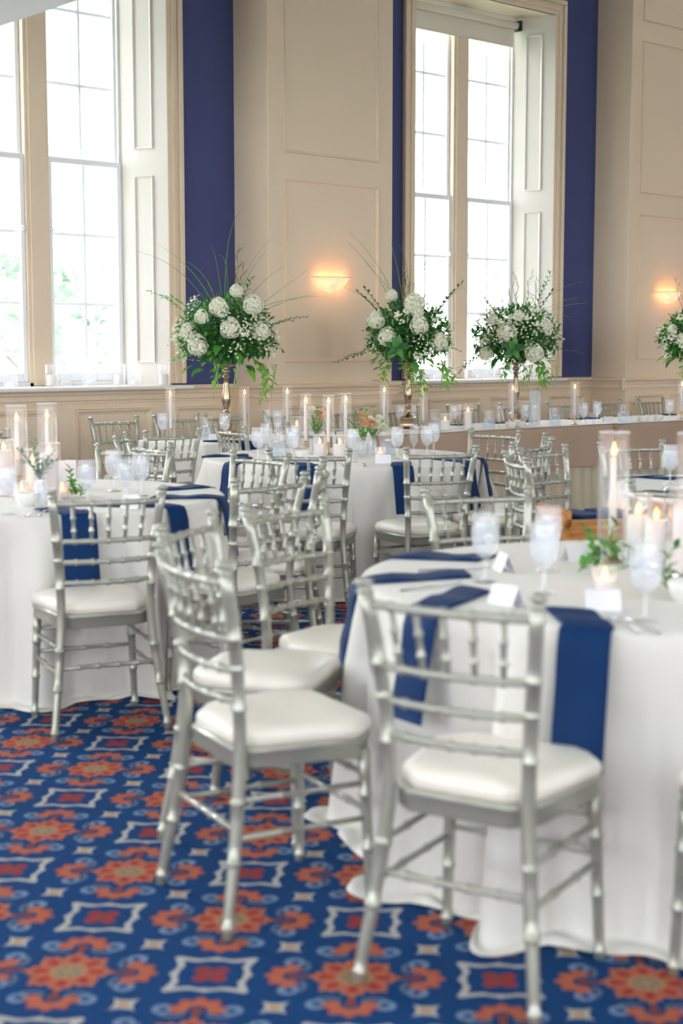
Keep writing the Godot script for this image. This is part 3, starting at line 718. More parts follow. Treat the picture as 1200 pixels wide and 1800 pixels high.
# ---------------------------------------------------------------- the hall
func window_unit(n: int, cx: float, seen: bool, label: String) -> void:
	# a tall double window in a splayed, panelled recess; its root stands on the sill line of the wall
	var w := struct_root("window_%d" % n, label, "window", Vector3(cx, 0, FAR_WALL))
	var cream: Material = M["cream_paint"]
	var white: Material = M["white_paint"]
	var sash: Material = M["sash_paint"]
	var zg := -0.36
	# casing
	var st := new_st()
	for s in [-1.0, 1.0]:
		box(st, Vector3(minf(s * 0.98, s * 1.12), 1.14, 0.0), Vector3(maxf(s * 0.98, s * 1.12), 4.76, 0.035), 0.004)
		box(st, Vector3(minf(s * 1.085, s * 1.13), 1.14, 0.03), Vector3(maxf(s * 1.085, s * 1.13), 4.865, 0.06), 0.012)
		box(st, Vector3(minf(s * 1.02, s * 1.05), 1.14, 0.03), Vector3(maxf(s * 1.02, s * 1.05), 4.80, 0.05), 0.008)
	box(st, Vector3(-1.12, 4.76, 0.0), Vector3(1.12, 4.90, 0.035), 0.004)
	box(st, Vector3(-1.13, 4.865, 0.03), Vector3(1.13, 4.91, 0.06), 0.012)
	box(st, Vector3(-1.05, 4.80, 0.03), Vector3(1.05, 4.83, 0.05), 0.008)
	part("casing", done(st), cream, w)
	# jambs: splayed boards with raised panels
	for s in [-1.0, 1.0]:
		var a := Vector3(s * 0.98, 0, 0.03)
		var b := Vector3(s * 0.79, 0, zg)
		var along := (b - a).normalized()
		var out := Vector3(-along.z * s, 0, along.x * s)
		if out.x * s > 0:
			out = -out
		var xf := Transform3D(along, Vector3.UP, out, a) if along.cross(Vector3.UP).dot(out) > 0 else Transform3D(-along, Vector3.UP, out, b)
		var long := a.distance_to(b)
		st = new_st()
		box(st, Vector3(0, 1.10, -0.03), Vector3(long, 4.76, 0), 0.002, xf)
		var jamb := part("jamb_panel", done(st), M["jamb_paint"], w)
		if seen:
			for q in [[1.31, 2.82], [3.03, 4.58]]:
				part("panel_moulding", frame_mesh(0.13, long - 0.13, q[0], q[1], 0.022, 0.014, xf), M["jamb_paint"], jamb)
		st = new_st()
		box(st, Vector3(minf(s * 0.80, s * 1.02), 1.05, -0.62), Vector3(maxf(s * 0.80, s * 1.02), 4.80, zg - 0.005))
		part("jamb_post", done(st), white, w)
	part("head_board", box_mesh(Vector3(-0.99, 4.76, -0.62), Vector3(0.99, 4.80, 0.03), 0.003), cream, w)
	# sill board, on which the candles stand
	part("sill_board", box_mesh(Vector3(-1.17, 1.095, -0.62), Vector3(1.17, 1.128, 0.11), 0.01), white, w)
	# outer frame and mullion
	st = new_st()
	box(st, Vector3(-0.77, 4.70, zg - 0.06), Vector3(0.77, 4.765, zg + 0.03), 0.005)
	box(st, Vector3(-0.77, 1.12, zg - 0.06), Vector3(0.77, 1.16, zg + 0.03), 0.005)
	for s in [-1.0, 1.0]:
		box(st, Vector3(s * 0.795 - 0.025, 1.12, zg - 0.08), Vector3(s * 0.795 + 0.025, 4.765, zg + 0.002), 0.003)
	part("window_frame", done(st), white, w)
	st = new_st()
	box(st, Vector3(-0.105, 1.12, zg - 0.07), Vector3(0.105, 4.72, zg + 0.03), 0.004)
	box(st, Vector3(-0.075, 1.13, zg + 0.025), Vector3(0.075, 4.70, zg + 0.045), 0.006)
	part("mullion", done(st), cream, w)
	for s in [-1.0, 1.0]:
		for q in [[1.16, 2.93, 0.0], [2.90, 4.70, -0.035]]:
			var x0: float = s * 0.445 - 0.34
			var x1: float = s * 0.445 + 0.34
			var z: float = zg + q[2]
			st = new_st()
			var lowest: bool = q[2] == 0.0
			box(st, Vector3(x0, q[0], z - 0.03), Vector3(x0 + 0.038, q[1], z + 0.008), 0.004)
			box(st, Vector3(x1 - 0.038, q[0], z - 0.03), Vector3(x1, q[1], z + 0.008), 0.004)
			box(st, Vector3(x0 + 0.038, q[0], z - 0.03), Vector3(x1 - 0.038, q[0] + (0.07 if lowest else 0.04), z + 0.008), 0.004)
			box(st, Vector3(x0 + 0.038, q[1] - 0.045, z - 0.03), Vector3(x1 - 0.038, q[1], z + 0.008), 0.004)
			var sh := part("sash", done(st), sash, w)
			if not seen:
				continue
			var y0: float = q[0] + (0.07 if lowest else 0.04)
			var y1: float = q[1] - 0.045
			var bar := box_mesh(Vector3(-0.013, y0, -0.012), Vector3(0.013, y1, 0.004), 0.003)
			part("muntin", bar, sash, sh, Vector3((x0 + x1) / 2, 0, z - 0.018))
			var cross := box_mesh(Vector3(x0 + 0.036, -0.013, -0.013), Vector3(x1 - 0.036, 0.013, 0.003), 0.003)
			for k in [1, 2]:
				part("muntin", cross, sash, sh, Vector3(0, y0 + (y1 - y0) * k / 3.0, z - 0.018))
			var pw: float = (x1 - x0 - 0.076) / 2
			var sheet := PlaneMesh.new()
			sheet.size = Vector2(pw, (y1 - y0) / 3.0)
			sheet.orientation = PlaneMesh.FACE_Z
			for k in 6:
				part("pane", sheet, M["window_pane"], sh, Vector3(x0 + 0.038 + pw * (0.5 + k % 2), y0 + (y1 - y0) * (0.5 + k / 2) / 3.0, z - 0.006))
			if lowest:
				var lk := new_st()
				box(lk, Vector3(-0.012, -0.02, 0.0), Vector3(0.012, 0.02, 0.02), 0.004)
				box(lk, Vector3(-0.03, -0.006, 0.012), Vector3(0.02, 0.006, 0.026), 0.004)
				part("sash_lock", done(lk), M["sash_paint"], sh, Vector3(x1 - 0.02 if s < 0 else x0 + 0.02, 2.36, z + 0.006))

func daylight(called: String, at: Vector3, turn: float, size: Vector2, energy: float, tint := Color(0.95, 0.98, 1.0)) -> void:
	# the daylight that a real window opening lets in
	var l := AreaLight3D.new()
	l.name = called
	l.area_size = size
	l.light_energy = energy
	l.light_color = tint
	l.area_range = 40.0
	l.shadow_enabled = true
	l.position = at
	l.rotation.y = turn
	add_child(l)

func hall() -> void:
	var cream: Material = M["cream_paint"]
	var white: Material = M["white_paint"]
	# floor, one slab with the woven pattern set square to the walls
	var st := new_st()
	var x0 := -6.2
	var x1 := 23.2
	var z0 := -10.7
	var z1 := 5.2
	var uv := func(x: float, z: float) -> Vector2: return Vector2((x - 1.92) / 0.468 + 0.5, (z + 3.07) / 0.457 + 0.5)
	st.set_smooth_group(-1)
	for v in [[x0, z0], [x1, z0], [x1, z1], [x0, z0], [x1, z1], [x0, z1]]:
		st.set_uv(uv.call(v[0], v[1]))
		st.add_vertex(Vector3(v[0], 0, v[1]))
	var fl := struct("floor", done(st), M["patterned_carpet"], "blue carpet woven with orange medallions, crescents and cream stars", "floor")
	part("subfloor", box_mesh(Vector3(x0, -0.3, z0), Vector3(x1, -0.005, z1)), M["outdoor_stone"], fl)
	struct("ceiling", box_mesh(Vector3(x0, 6.2, z0), Vector3(x1, 6.5, z1)), white, "high white ceiling above the hall", "ceiling")
	var wl := struct_root("wall_left", "cream end wall with tall windows at the near end of the hall", "wall", Vector3(-6.0, 0, 0))
	part("dado", box_mesh(Vector3(-0.3, 0, z0), Vector3(0, 1.12, z1)), cream, wl)
	part("upper_wall", box_mesh(Vector3(-0.3, 4.78, z0), Vector3(0, 6.3, z1)), cream, wl)
	var side := [-7.5, -3.7, 0.1, 3.5]
	var edge: float = z0
	for k in 5:
		var till: float = side[k] - 0.9 if k < 4 else z1
		part("wall_panel", box_mesh(Vector3(-0.3, 1.1, edge), Vector3(0, 4.79, till)), cream, wl)
		if k < 4:
			edge = side[k] + 0.9
			var cr := new_st()
			box(cr, Vector3(-0.2, 1.12, side[k] - 0.1), Vector3(-0.1, 4.78, side[k] + 0.1))
			box(cr, Vector3(-0.2, 2.9, side[k] - 0.9), Vector3(-0.1, 2.98, side[k] + 0.9))
			part("window_cross", done(cr), white, wl)
	struct("wall_right", box_mesh(Vector3(23.0, 0, z0), Vector3(23.3, 6.3, z1)), cream, "plain cream end wall at the far end of the windows", "wall")
	# the window wall
	var wf := struct_root("wall_far", "long cream and navy wall with tall windows, piers and panelled dado", "wall", Vector3(0, 0, FAR_WALL))
	var centres := [-3.47, 1.28, 6.03, 10.78, 15.53, 20.28]
	part("dado", box_mesh(Vector3(x0, 0, -0.6), Vector3(x1, 1.10, 0)), cream, wf)
	part("upper_wall", box_mesh(Vector3(x0, 4.78, -0.6), Vector3(x1, 6.3, 0)), M["navy_wall_paint"], wf)
	var from := x0
	for k in 7:
		var to: float = centres[k] - 0.99 if k < 6 else x1
		part("navy_panel", box_mesh(Vector3(from, 1.09, -0.6), Vector3(to, 4.78, 0)), M["navy_wall_paint"], wf)
		if k < 6:
			from = centres[k] + 0.99
	var cap := [Vector2(0, 0.995), Vector2(0.012, 0.998), Vector2(0.012, 1.012), Vector2(0.022, 1.02), Vector2(0.022, 1.055), Vector2(0.030, 1.065), Vector2(0.036, 1.085), Vector2(0.060, 1.10), Vector2(0.066, 1.118), Vector2(0.058, 1.128), Vector2(0, 1.13)]
	var base := [Vector2(0, 0), Vector2(0.02, 0), Vector2(0.02, 0.15), Vector2(0.012, 0.165), Vector2(0.0, 0.18)]
	var edges := [x0]
	for k in range(-3, 4):
		var c := 8.41 + 4.75 * k
		if c > x0 + 1 and c < x1 - 1:
			edges.append(c - 0.70)
			edges.append(c + 0.70)
	edges.append(x1)
	for k in edges.size() - 1:
		var a: float = edges[k]
		var b: float = edges[k + 1]
		if k % 2 == 0:
			part("chair_rail", rail_mesh(a, b, cap), cream, wf)
			part("skirting", rail_mesh(a, b, base), white, wf)
			if b - a > 2.0:
				var c := (a + b) / 2
				for q in [[-1.62, -0.92], [-0.77, -0.09], [0.09, 0.81], [1.04, 1.62]] if c < 8 else [[-1.62, -0.86], [-0.77, -0.05], [0.10, 0.70], [0.98, 1.55]]:
					if c > 4 and c < 14:
						part("dado_panel", frame_mesh(c + q[0], c + q[1], 0.26, 0.95, 0.045, 0.022), cream, wf)
	# piers between the windows
	for k in range(-3, 4):
		var c := 8.41 + 4.75 * k
		if c < x0 + 1 or c > x1 - 1:
			continue
		var p := struct_root("pier_%d" % (k + 4) if k != 0 and k != 1 else "pier_%d" % (k + 4), "cream pier with raised panels " + ("between the two full windows" if k == 0 else ("beside the navy strip, right of the second window" if k == 1 else "out of the picture, number %d along the wall" % (k + 4))), "pier", Vector3(c, 0, FAR_WALL))
		part("shaft", box_mesh(Vector3(-0.70, 0, -0.05), Vector3(0.70, 6.25, 0.45), 0.004), cream, p)
		for s in [-1.0, 1.0]:
			var turned := Transform3D(Basis(Vector3.UP, s * PI / 2), Vector3(s * 0.70, 0, 0.225))
			var r := part("return_rail", rail_mesh(-0.225, 0.225, cap), cream, p, turned.origin)
			r.rotation.y = s * PI / 2
		part("pier_rail", rail_mesh(-0.76, 0.76, cap), cream, p, Vector3(0, 0, 0.45))
		part("pier_skirting", rail_mesh(-0.72, 0.72, base), white, p, Vector3(0, 0, 0.45))
		if k == 0 or k == 1:
			for q in [[-0.53, 0.53, 1.31, 2.82], [-0.53, 0.53, 3.03, 4.57], [-0.53, 0.53, 4.76, 5.9]]:
				part("raised_panel", frame_mesh(q[0], q[1], q[2], q[3], 0.03, 0.016), cream, p, Vector3(0, 0, 0.45))
			for q in [[-0.54, -0.05], [0.08, 0.54]]:
				part("dado_panel", frame_mesh(q[0], q[1], 0.26, 0.95, 0.045, 0.022), cream, p, Vector3(0, 0, 0.45))
	window_unit(1, centres[2], true, "tall double window with candle-lined sill behind the tables, nearer of two")
	window_unit(2, centres[3], true, "tall double window with a rolled blind at its head, between navy strips")
	for k in [0, 1, 4, 5]:
		window_unit(3 + k, centres[k], false, "tall double window of the window wall, bay %d, out of the picture" % (k + 1))
	# roller blind in the second window
	var rb := thing("roller_blind", "cream roller blind rolled up at the head of the second window", "blind", Vector3(centres[3], 0, FAR_WALL))
	st = new_st()
	tube(st, PackedVector3Array([Vector3(-0.80, 4.665, -0.28), Vector3(0.74, 4.665, -0.28)]), even(2, 0.036), 16)
	part("roller", done(st), M["roller_fabric"], rb)
	st = new_st()
	box(st, Vector3(-0.79, 4.47, -0.318), Vector3(0.73, 4.665, -0.313))
	box(st, Vector3(-0.79, 4.455, -0.322), Vector3(0.73, 4.475, -0.309), 0.004)
	part("blind_sheet", done(st), M["roller_fabric"], rb)
	st = new_st()
	box(st, Vector3(0.755, 4.615, -0.33), Vector3(0.785, 4.715, -0.24), 0.005)
	tube(st, PackedVector3Array([Vector3(0.74, 4.665, -0.28), Vector3(0.765, 4.665, -0.28)]), even(2, 0.044), 16)
	part("bracket", done(st), M["black_plastic"], rb)
	# a beam that runs from the window wall across the hall
	struct("ceiling_beam", box_mesh(Vector3(3.3, 3.6, -10.04), Vector3(5.15, 6.25, 5.1), 0.02), M["soffit_paint"], "broad white beam dropped from the ceiling across the first window's head", "beam")
	# the wall behind the camera, with five windows like those opposite
	var wn := struct_root("wall_near", "cream wall behind the camera with five tall windows", "wall", Vector3(0, 0, 5.0))
	var near := [-3.0, 1.5, 6.0, 10.5, 15.0]
	part("dado", box_mesh(Vector3(x0, 0, 0), Vector3(x1, 1.12, 0.4)), cream, wn)
	part("upper_wall", box_mesh(Vector3(x0, 4.78, 0), Vector3(x1, 6.3, 0.4)), cream, wn)
	from = x0
	for k in 6:
		var to: float = near[k] - 0.9 if k < 5 else x1
		part("wall_panel", box_mesh(Vector3(from, 1.1, 0), Vector3(to, 4.8, 0.4)), cream, wn)
		if k < 5:
			from = near[k] + 0.9
			st = new_st()
			box(st, Vector3(near[k] - 0.1, 1.12, 0.2), Vector3(near[k] + 0.1, 4.78, 0.3))
			box(st, Vector3(near[k] - 0.9, 2.9, 0.2), Vector3(near[k] + 0.9, 2.98, 0.3))
			part("window_cross", done(st), white, wn)
	# the grounds outside
	struct("ground", box_mesh(Vector3(-60, -1.3, -90), Vector3(90, -1.0, 40)), M["outdoor_lawn"], "pale lawn outside the windows", "lawn")

func leaf_mesh(long: float, wide: float, bend := 0.15) -> ArrayMesh:
	# a leaf along +z with a folded midrib, pointed at both ends
	var st := new_st()
	var n := 5
	var rows := []
	for i in n + 1:
		var s := float(i) / n
		var w := wide * 0.5 * sin(PI * pow(s, 0.8)) + (0.0005 if i > 0 and i < n else 0.0)
		var y := -bend * long * s * s
		rows.append(PackedVector3Array([Vector3(-w, y + w * 0.35, s * long), Vector3(0, y, s * long), Vector3(w, y + w * 0.35, s * long)]))
	rows_mesh(st, rows)
	return done(st)

func aim(dir: Vector3, up := Vector3.UP) -> Basis:
	# a basis whose z is dir
	var z := dir.normalized()
	var x := up.cross(z)
	if x.length() < 0.01:
		x = Vector3.RIGHT.cross(z)
	x = x.normalized()
	return Basis(x, z.cross(x), z)

func copies(called: String, mesh: Mesh, m: Material, list: Array, parent: Node) -> void:
	var mm := MultiMesh.new()
	mm.transform_format = MultiMesh.TRANSFORM_3D
	mm.mesh = mesh
	mm.instance_count = list.size()
	for i in list.size():
		mm.set_instance_transform(i, list[i])
	var o := MultiMeshInstance3D.new()
	o.multimesh = mm
	o.material_override = m
	o.name = called
	o.set_meta("kind", "stuff")
	parent.add_child(o, true)

func outdoor_trees() -> void:
	var lf := leaf_mesh(0.30, 0.20)
	var list := [
		[4.2, -24.0, 1.6, 1.5, "broad pale tree seen low through the left half of the first window"],
		[7.3, -27.0, 2.2, 2.0, "round pale tree seen through the right half of the first window"],
		[15.2, -26.0, 3.4, 2.3, "tall pale tree seen through the second window beside its mullion"],
		[18.6, -29.0, 2.4, 2.4, "low spreading pale tree at the right edge of the second window"]]
	for d in list:
		var t := thing("garden_tree", d[4], "tree", Vector3(d[0], -1.0, d[1]), 0.0, "trees in the garden outside")
		var st := new_st()
		var top: float = d[2]
		tube(st, PackedVector3Array([Vector3(0, -0.05, 0), Vector3(0.05, 0.8, 0), Vector3(-0.04, 1.0 + top, 0.05)]), PackedFloat32Array([0.16, 0.12, 0.05]), 8)
		for k in 5:
			var a := k * 1.3
			tube(st, PackedVector3Array([Vector3(0.03, 0.9 + 0.15 * k, 0), Vector3(cos(a) * 0.6, 1.5 + 0.2 * k, sin(a) * 0.6), Vector3(cos(a) * 1.1, 1.9 + 0.25 * k, sin(a) * 1.1)]), PackedFloat32Array([0.06, 0.045, 0.02]), 6)
		part("trunk", done(st), M["outdoor_bark"], t)
		var where := []
		var puffs := []
		for k in 9:
			puffs.append([Vector3(rng.randf_range(-1, 1) * d[3] * 0.7, 1.1 + top * rng.randf_range(0.2, 1.0), rng.randf_range(-1, 1) * d[3] * 0.5), rng.randf_range(0.5, 0.95)])
		for k in 1500:
			var p: Array = puffs[k % 9]
			var v: Vector3 = Vector3(rng.randfn(), rng.randfn() * 0.8, rng.randfn()).normalized() * p[1] * pow(rng.randf(), 0.4)
			where.append(Transform3D(aim(Vector3(rng.randfn(), rng.randfn(), rng.randfn())).scaled(Vector3.ONE * rng.randf_range(0.7, 1.3)), p[0] + v))
		copies("foliage", lf, M["outdoor_leaf"], where, t)

# ---------------------------------------------------------------- chairs
var chair0: Node3D
var chair_uses := 0

func spline(keys: Array, y: float) -> Vector2:
	# keys of [y, half-width, back]; smooth interpolation
	for i in keys.size() - 1:
		if y <= keys[i + 1][0] or i == keys.size() - 2:
			var p0: Array = keys[maxi(i - 1, 0)]
			var p1: Array = keys[i]
			var p2: Array = keys[i + 1]
			var p3: Array = keys[mini(i + 2, keys.size() - 1)]
			var s: float = (y - p1[0]) / (p2[0] - p1[0])
			return Vector2(cubic_interpolate(p1[1], p2[1], p0[1], p3[1], s), cubic_interpolate(p1[2], p2[2], p0[2], p3[2], s))
	return Vector2.ZERO

func post_at(side: float, y: float) -> Vector3:
	var keys: Array = [[0.0, 0.214, 0.058], [0.2, 0.190, 0.026], [0.44, 0.168, 0.0], [0.58, 0.172, 0.004], [0.75, 0.187, 0.022], [0.92, 0.205, 0.052]]
	var v: Vector2 = spline(keys, y)
	return Vector3(side * v.x, y, v.y)

func beaded(st: SurfaceTool, path: Callable, radius: Callable, rings: Array, sides := 10, steps := 12) -> void:
	# a turned bamboo-like stick: path(s) -> Vector3, radius(s) -> float, s from 0 to 1, with a ring at each s of rings
	var ss := []
	for i in steps + 1:
		ss.append(float(i) / steps)
	var long: float = path.call(0.0).distance_to(path.call(1.0))
	var e := 0.0075 / long
	for r in rings:
		ss.append_array([r - e, r - e * 0.5, r, r + e * 0.5, r + e])
	ss.sort()
	var pts := PackedVector3Array()
	var rad := PackedFloat32Array()
	for s in ss:
		if s < 0.0 or s > 1.0:
			continue
		if pts.size() and path.call(s).distance_to(pts[pts.size() - 1]) < 0.0008:
			continue
		pts.append(path.call(s))
		var k: float = radius.call(s)
		for r in rings:
			var q: float = absf(s - r) / e
			if q < 0.99:
				k += 0.0034 * sqrt(1.0 - q * q)
		rad.append(k)
	tube(st, pts, rad, sides)

func rounded(half_back: float, half_front: float, z_back: float, z_front: float, r: float) -> PackedVector2Array:
	var poly := PackedVector2Array([Vector2(-half_back + r, z_back - r), Vector2(half_back - r, z_back - r), Vector2(half_front - r, z_front + r), Vector2(-half_front + r, z_front + r)])
	var out: PackedVector2Array = Geometry2D.offset_polygon(poly, r, Geometry2D.JOIN_ROUND)[0]
	return out

func slab_rows(st: SurfaceTool, outline: PackedVector2Array, levels: Array) -> void:
	# stacked copies of an outline in xz: levels of [scale, y]; a smooth body, closed above and below
	var mid := Vector2.ZERO
	for p in outline:
		mid += p / outline.size()
	var anti := Geometry2D.is_polygon_clockwise(outline)
	var rows := []
	for l in levels:
		var row := PackedVector3Array()
		for k in outline.size() + 1:
			var p := outline[k % outline.size()] if not anti else outline[(outline.size() - k) % outline.size()]
			var q: Vector2 = mid + (p - mid) * float(l[0])
			row.append(Vector3(q.x, l[1], q.y))
		rows.append(row)
	rows_mesh(st, rows)

func make_chair() -> Node3D:
	var t := thing("banquet_chair", "", "chair", Vector3.ZERO)
	t.set_meta("stem", "banquet_chair")
	var silver: Material = M["silver_paint"]
	# seat
	var st := new_st()
	slab_rows(st, rounded(0.166, 0.212, -0.004, -0.375, 0.06), [[0.0, 0.447], [0.97, 0.447], [1.0, 0.455], [1.012, 0.466], [1.0, 0.479], [0.96, 0.489], [0.86, 0.497], [0.6, 0.503], [0.3, 0.505], [0.0, 0.506]])
	part("seat_cushion", done(st), M["ivory_vinyl"], t)
	st = new_st()
	slab_rows(st, rounded(0.172, 0.205, 0.002, -0.367, 0.05), [[0.0, 0.395], [0.93, 0.395], [0.985, 0.396], [0.99, 0.40], [0.99, 0.428], [1.005, 0.432], [1.015, 0.438], [1.01, 0.446], [0.98, 0.449], [0.0, 0.449]])
	part("seat_frame", done(st), silver, t)
	# rear posts, foot to finial
	for s in [-1.0, 1.0]:
		st = new_st()
		beaded(st, func(u: float) -> Vector3: return post_at(s, u * 0.888), func(u: float) -> float: return lerpf(0.0135, 0.0165, smoothstep(0.0, 0.35, u)), [0.03, 0.20, 0.36, 0.62, 0.735, 0.82], 12, 16)
		var top := post_at(s, 0.888)
		var lean := (top - post_at(s, 0.84)).normalized()
		var xf := Transform3D(Basis(lean.cross(Vector3.BACK).normalized(), lean, Vector3.BACK), top)
		lathe(st, [Vector2(0.0165, -0.004), Vector2(0.0185, 0.0), Vector2(0.0185, 0.005), Vector2(0.013, 0.008), Vector2(0.013, 0.012), Vector2(0.0195, 0.016), Vector2(0.021, 0.021), Vector2(0.0185, 0.027), Vector2(0.010, 0.031), Vector2(0.0, 0.032)], 12, xf)
		part("back_post", done(st), silver, t)
		st = new_st()
		beaded(st, func(u: float) -> Vector3: return Vector3(s * lerpf(0.20, 0.183, u), u * 0.41, -lerpf(0.348, 0.336, u)), func(u: float) -> float: return lerpf(0.0125, 0.0165, u), [0.05, 0.38, 0.72], 12, 6)
		part("front_leg", done(st), silver, t)
	# back: top rail, three lower rails, five spindles
	var rail := func(y: float, u: float) -> Vector3:
		var a := post_at(-1, y)
		var b := post_at(1, y)
		return a.lerp(b, u) + Vector3(0, 0, 0.030 * 4.0 * u * (1.0 - u))
	var names := ["top_rail", "cross_rail", "cross_rail", "cross_rail"]
	var ys := [0.862, 0.722, 0.645, 0.568]
	for k in 4:
		st = new_st()
		var y: float = ys[k]
		beaded(st, func(u: float) -> Vector3: return rail.call(y, u), func(_u: float) -> float: return 0.0105 if k == 0 else 0.0095, [0.17, 0.34, 0.5, 0.66, 0.83], 8, 10)
		part(names[k], done(st), silver, t)
	for k in 5:
		st = new_st()
		var u0 := (k + 1) / 6.0
		beaded(st, func(u: float) -> Vector3: return rail.call(0.722, u0).lerp(rail.call(0.862, u0), u), func(_u: float) -> float: return 0.0072, [0.28, 0.62], 8, 3)
		part("spindle", done(st), silver, t)
	# stretchers
	for s in [-1.0, 1.0]:
		for y in [0.235, 0.325]:
			st = new_st()
			var a := post_at(s, y)
			var b := Vector3(s * lerpf(0.20, 0.183, y / 0.41), y, -lerpf(0.348, 0.336, y / 0.41))
			beaded(st, func(u: float) -> Vector3: return a.lerp(b, u), func(_u: float) -> float: return 0.0078, [0.33, 0.67], 8, 3)
			part("stretcher", done(st), silver, t)
	for y in [0.255, 0.345]:
		st = new_st()
		beaded(st, func(u: float) -> Vector3: return Vector3(lerpf(-0.19, 0.19, u), y, -0.341), func(_u: float) -> float: return 0.0078, [0.25, 0.5, 0.75], 8, 3)
		part("stretcher", done(st), silver, t)
	st = new_st()
	var ra := post_at(-1, 0.255)
	var rb := post_at(1, 0.255)
	beaded(st, func(u: float) -> Vector3: return ra.lerp(rb, u), func(_u: float) -> float: return 0.0085, [0.2, 0.4, 0.6, 0.8], 8, 3)
	part("stretcher", done(st), silver, t)
	return t

func chair(x: float, z: float, turn: float, label: String, group := "") -> void:
	if chair_uses == 0:
		chair0.position = Vector3(x, 0, z)
		chair0.rotation.y = turn
		chair0.set_meta("label", label)
		if group != "":
			chair0.set_meta("group", group)
	else:
		copy_of(chair0, Vector3(x, 0, z), turn, label, group)
	chair_uses += 1

# ---------------------------------------------------------------- tables
func cloth_radius(v: float, a: float, R: float, ph: Array) -> float:
	# how far out a hanging cloth is, v = 0 at the table edge, 1 at the floor
	var f := 0.0
	for k in 6:
		f += cos(a * ph[k][0] + ph[k][1]) * ph[k][2]
	f = f * 0.45 + 0.55 * absf(f)
	return R - 0.005 * v + 0.025 * v * v + 0.03 * v + (0.07 * v + 0.085 * smoothstep(0.0, 0.35, v)) * (f - 0.40)

func round_table(called: String, c: Vector3, R: float, sd: int, label: String, cloth_label: String) -> Array:
	var r := RandomNumberGenerator.new()
	r.seed = sd
	var ph := []
	for k in 6:
		ph.append([float([7, 11, 13, 17, 5, 23][k]), r.randf() * TAU, [0.36, 0.42, 0.36, 0.3, 0.25, 0.2][k]])
	var t := thing(called, label, "table", c, 0.0, "round banquet tables")
	var st := new_st()
	lathe(st, [Vector2(0.001, CH - 0.03), Vector2(R - 0.03, CH - 0.03), Vector2(R - 0.012, CH - 0.02), Vector2(R - 0.012, CH - 0.008), Vector2(R - 0.03, CH - 0.003), Vector2(0.001, CH - 0.003)], 48)
	part("table_top", done(st), M["pale_wood"], t)
	for k in 4:
		st = new_st()
		var a := k * PI / 2 + 0.4
		tube(st, PackedVector3Array([Vector3(cos(a) * 0.5, 0, sin(a) * 0.5), Vector3(cos(a) * 0.46, CH - 0.025, sin(a) * 0.46)]), even(2, 0.016), 8)
		part("leg", done(st), M["polished_steel"], t)
	var rows := []
	var n := 288
	var prof := [[0.001, 0.0], [0.3, 0.0], [0.6, 0.0], [0.85, 0.0], [0.985, 0.0]]
	for p in prof:
		var row := PackedVector3Array()
		for k in n + 1:
			var a := -TAU * (k % n) / n
			row.append(Vector3(cos(a) * (R - 0.012) * p[0], CH, sin(a) * (R - 0.012) * p[0]))
		rows.append(row)
	for e in [[0.35, 0.003], [0.8, 0.010], [1.0, 0.020]]:
		var row := PackedVector3Array()
		for k in n + 1:
			var a := -TAU * (k % n) / n
			var q: float = R - 0.012 + 0.012 * e[0]
			row.append(Vector3(cos(a) * q, CH - e[1], sin(a) * q))
		rows.append(row)
	for i in 22:
		var v := 0.02 + 0.98 * (i + 1) / 22.0
		var row := PackedVector3Array()
		for k in n + 1:
			var a := -TAU * (k % n) / n
			var q := cloth_radius(v, a, R, ph)
			row.append(Vector3(cos(a) * q, maxf(CH * (1.0 - v), 0.012 + 0.006 * sin(a * 31)), sin(a) * q))
		rows.append(row)
	for e in [[0.025, 0.016], [0.055, 0.024], [0.075, 0.008]]:
		var row := PackedVector3Array()
		for k in n + 1:
			var a := -TAU * (k % n) / n
			var q: float = cloth_radius(1.0, a, R, ph) + e[0] * (0.3 + 0.7 * (0.5 + 0.5 * cos(a * 9 + ph[0][1] + sin(a * 4 + ph[1][1]))))
			row.append(Vector3(cos(a) * q, e[1] * (1.0 + 0.7 * cos(a * 29 + e[0] * 40)) * 0.6 + 0.002, sin(a) * q))
		rows.append(row)
	st = new_st()
	rows_mesh(st, rows)
	var cl := part("tablecloth", done(st), M["white_cloth"], self, c)
	tag(cl, cloth_label, "tablecloth", "floor-length white tablecloths")
	return [c, R]

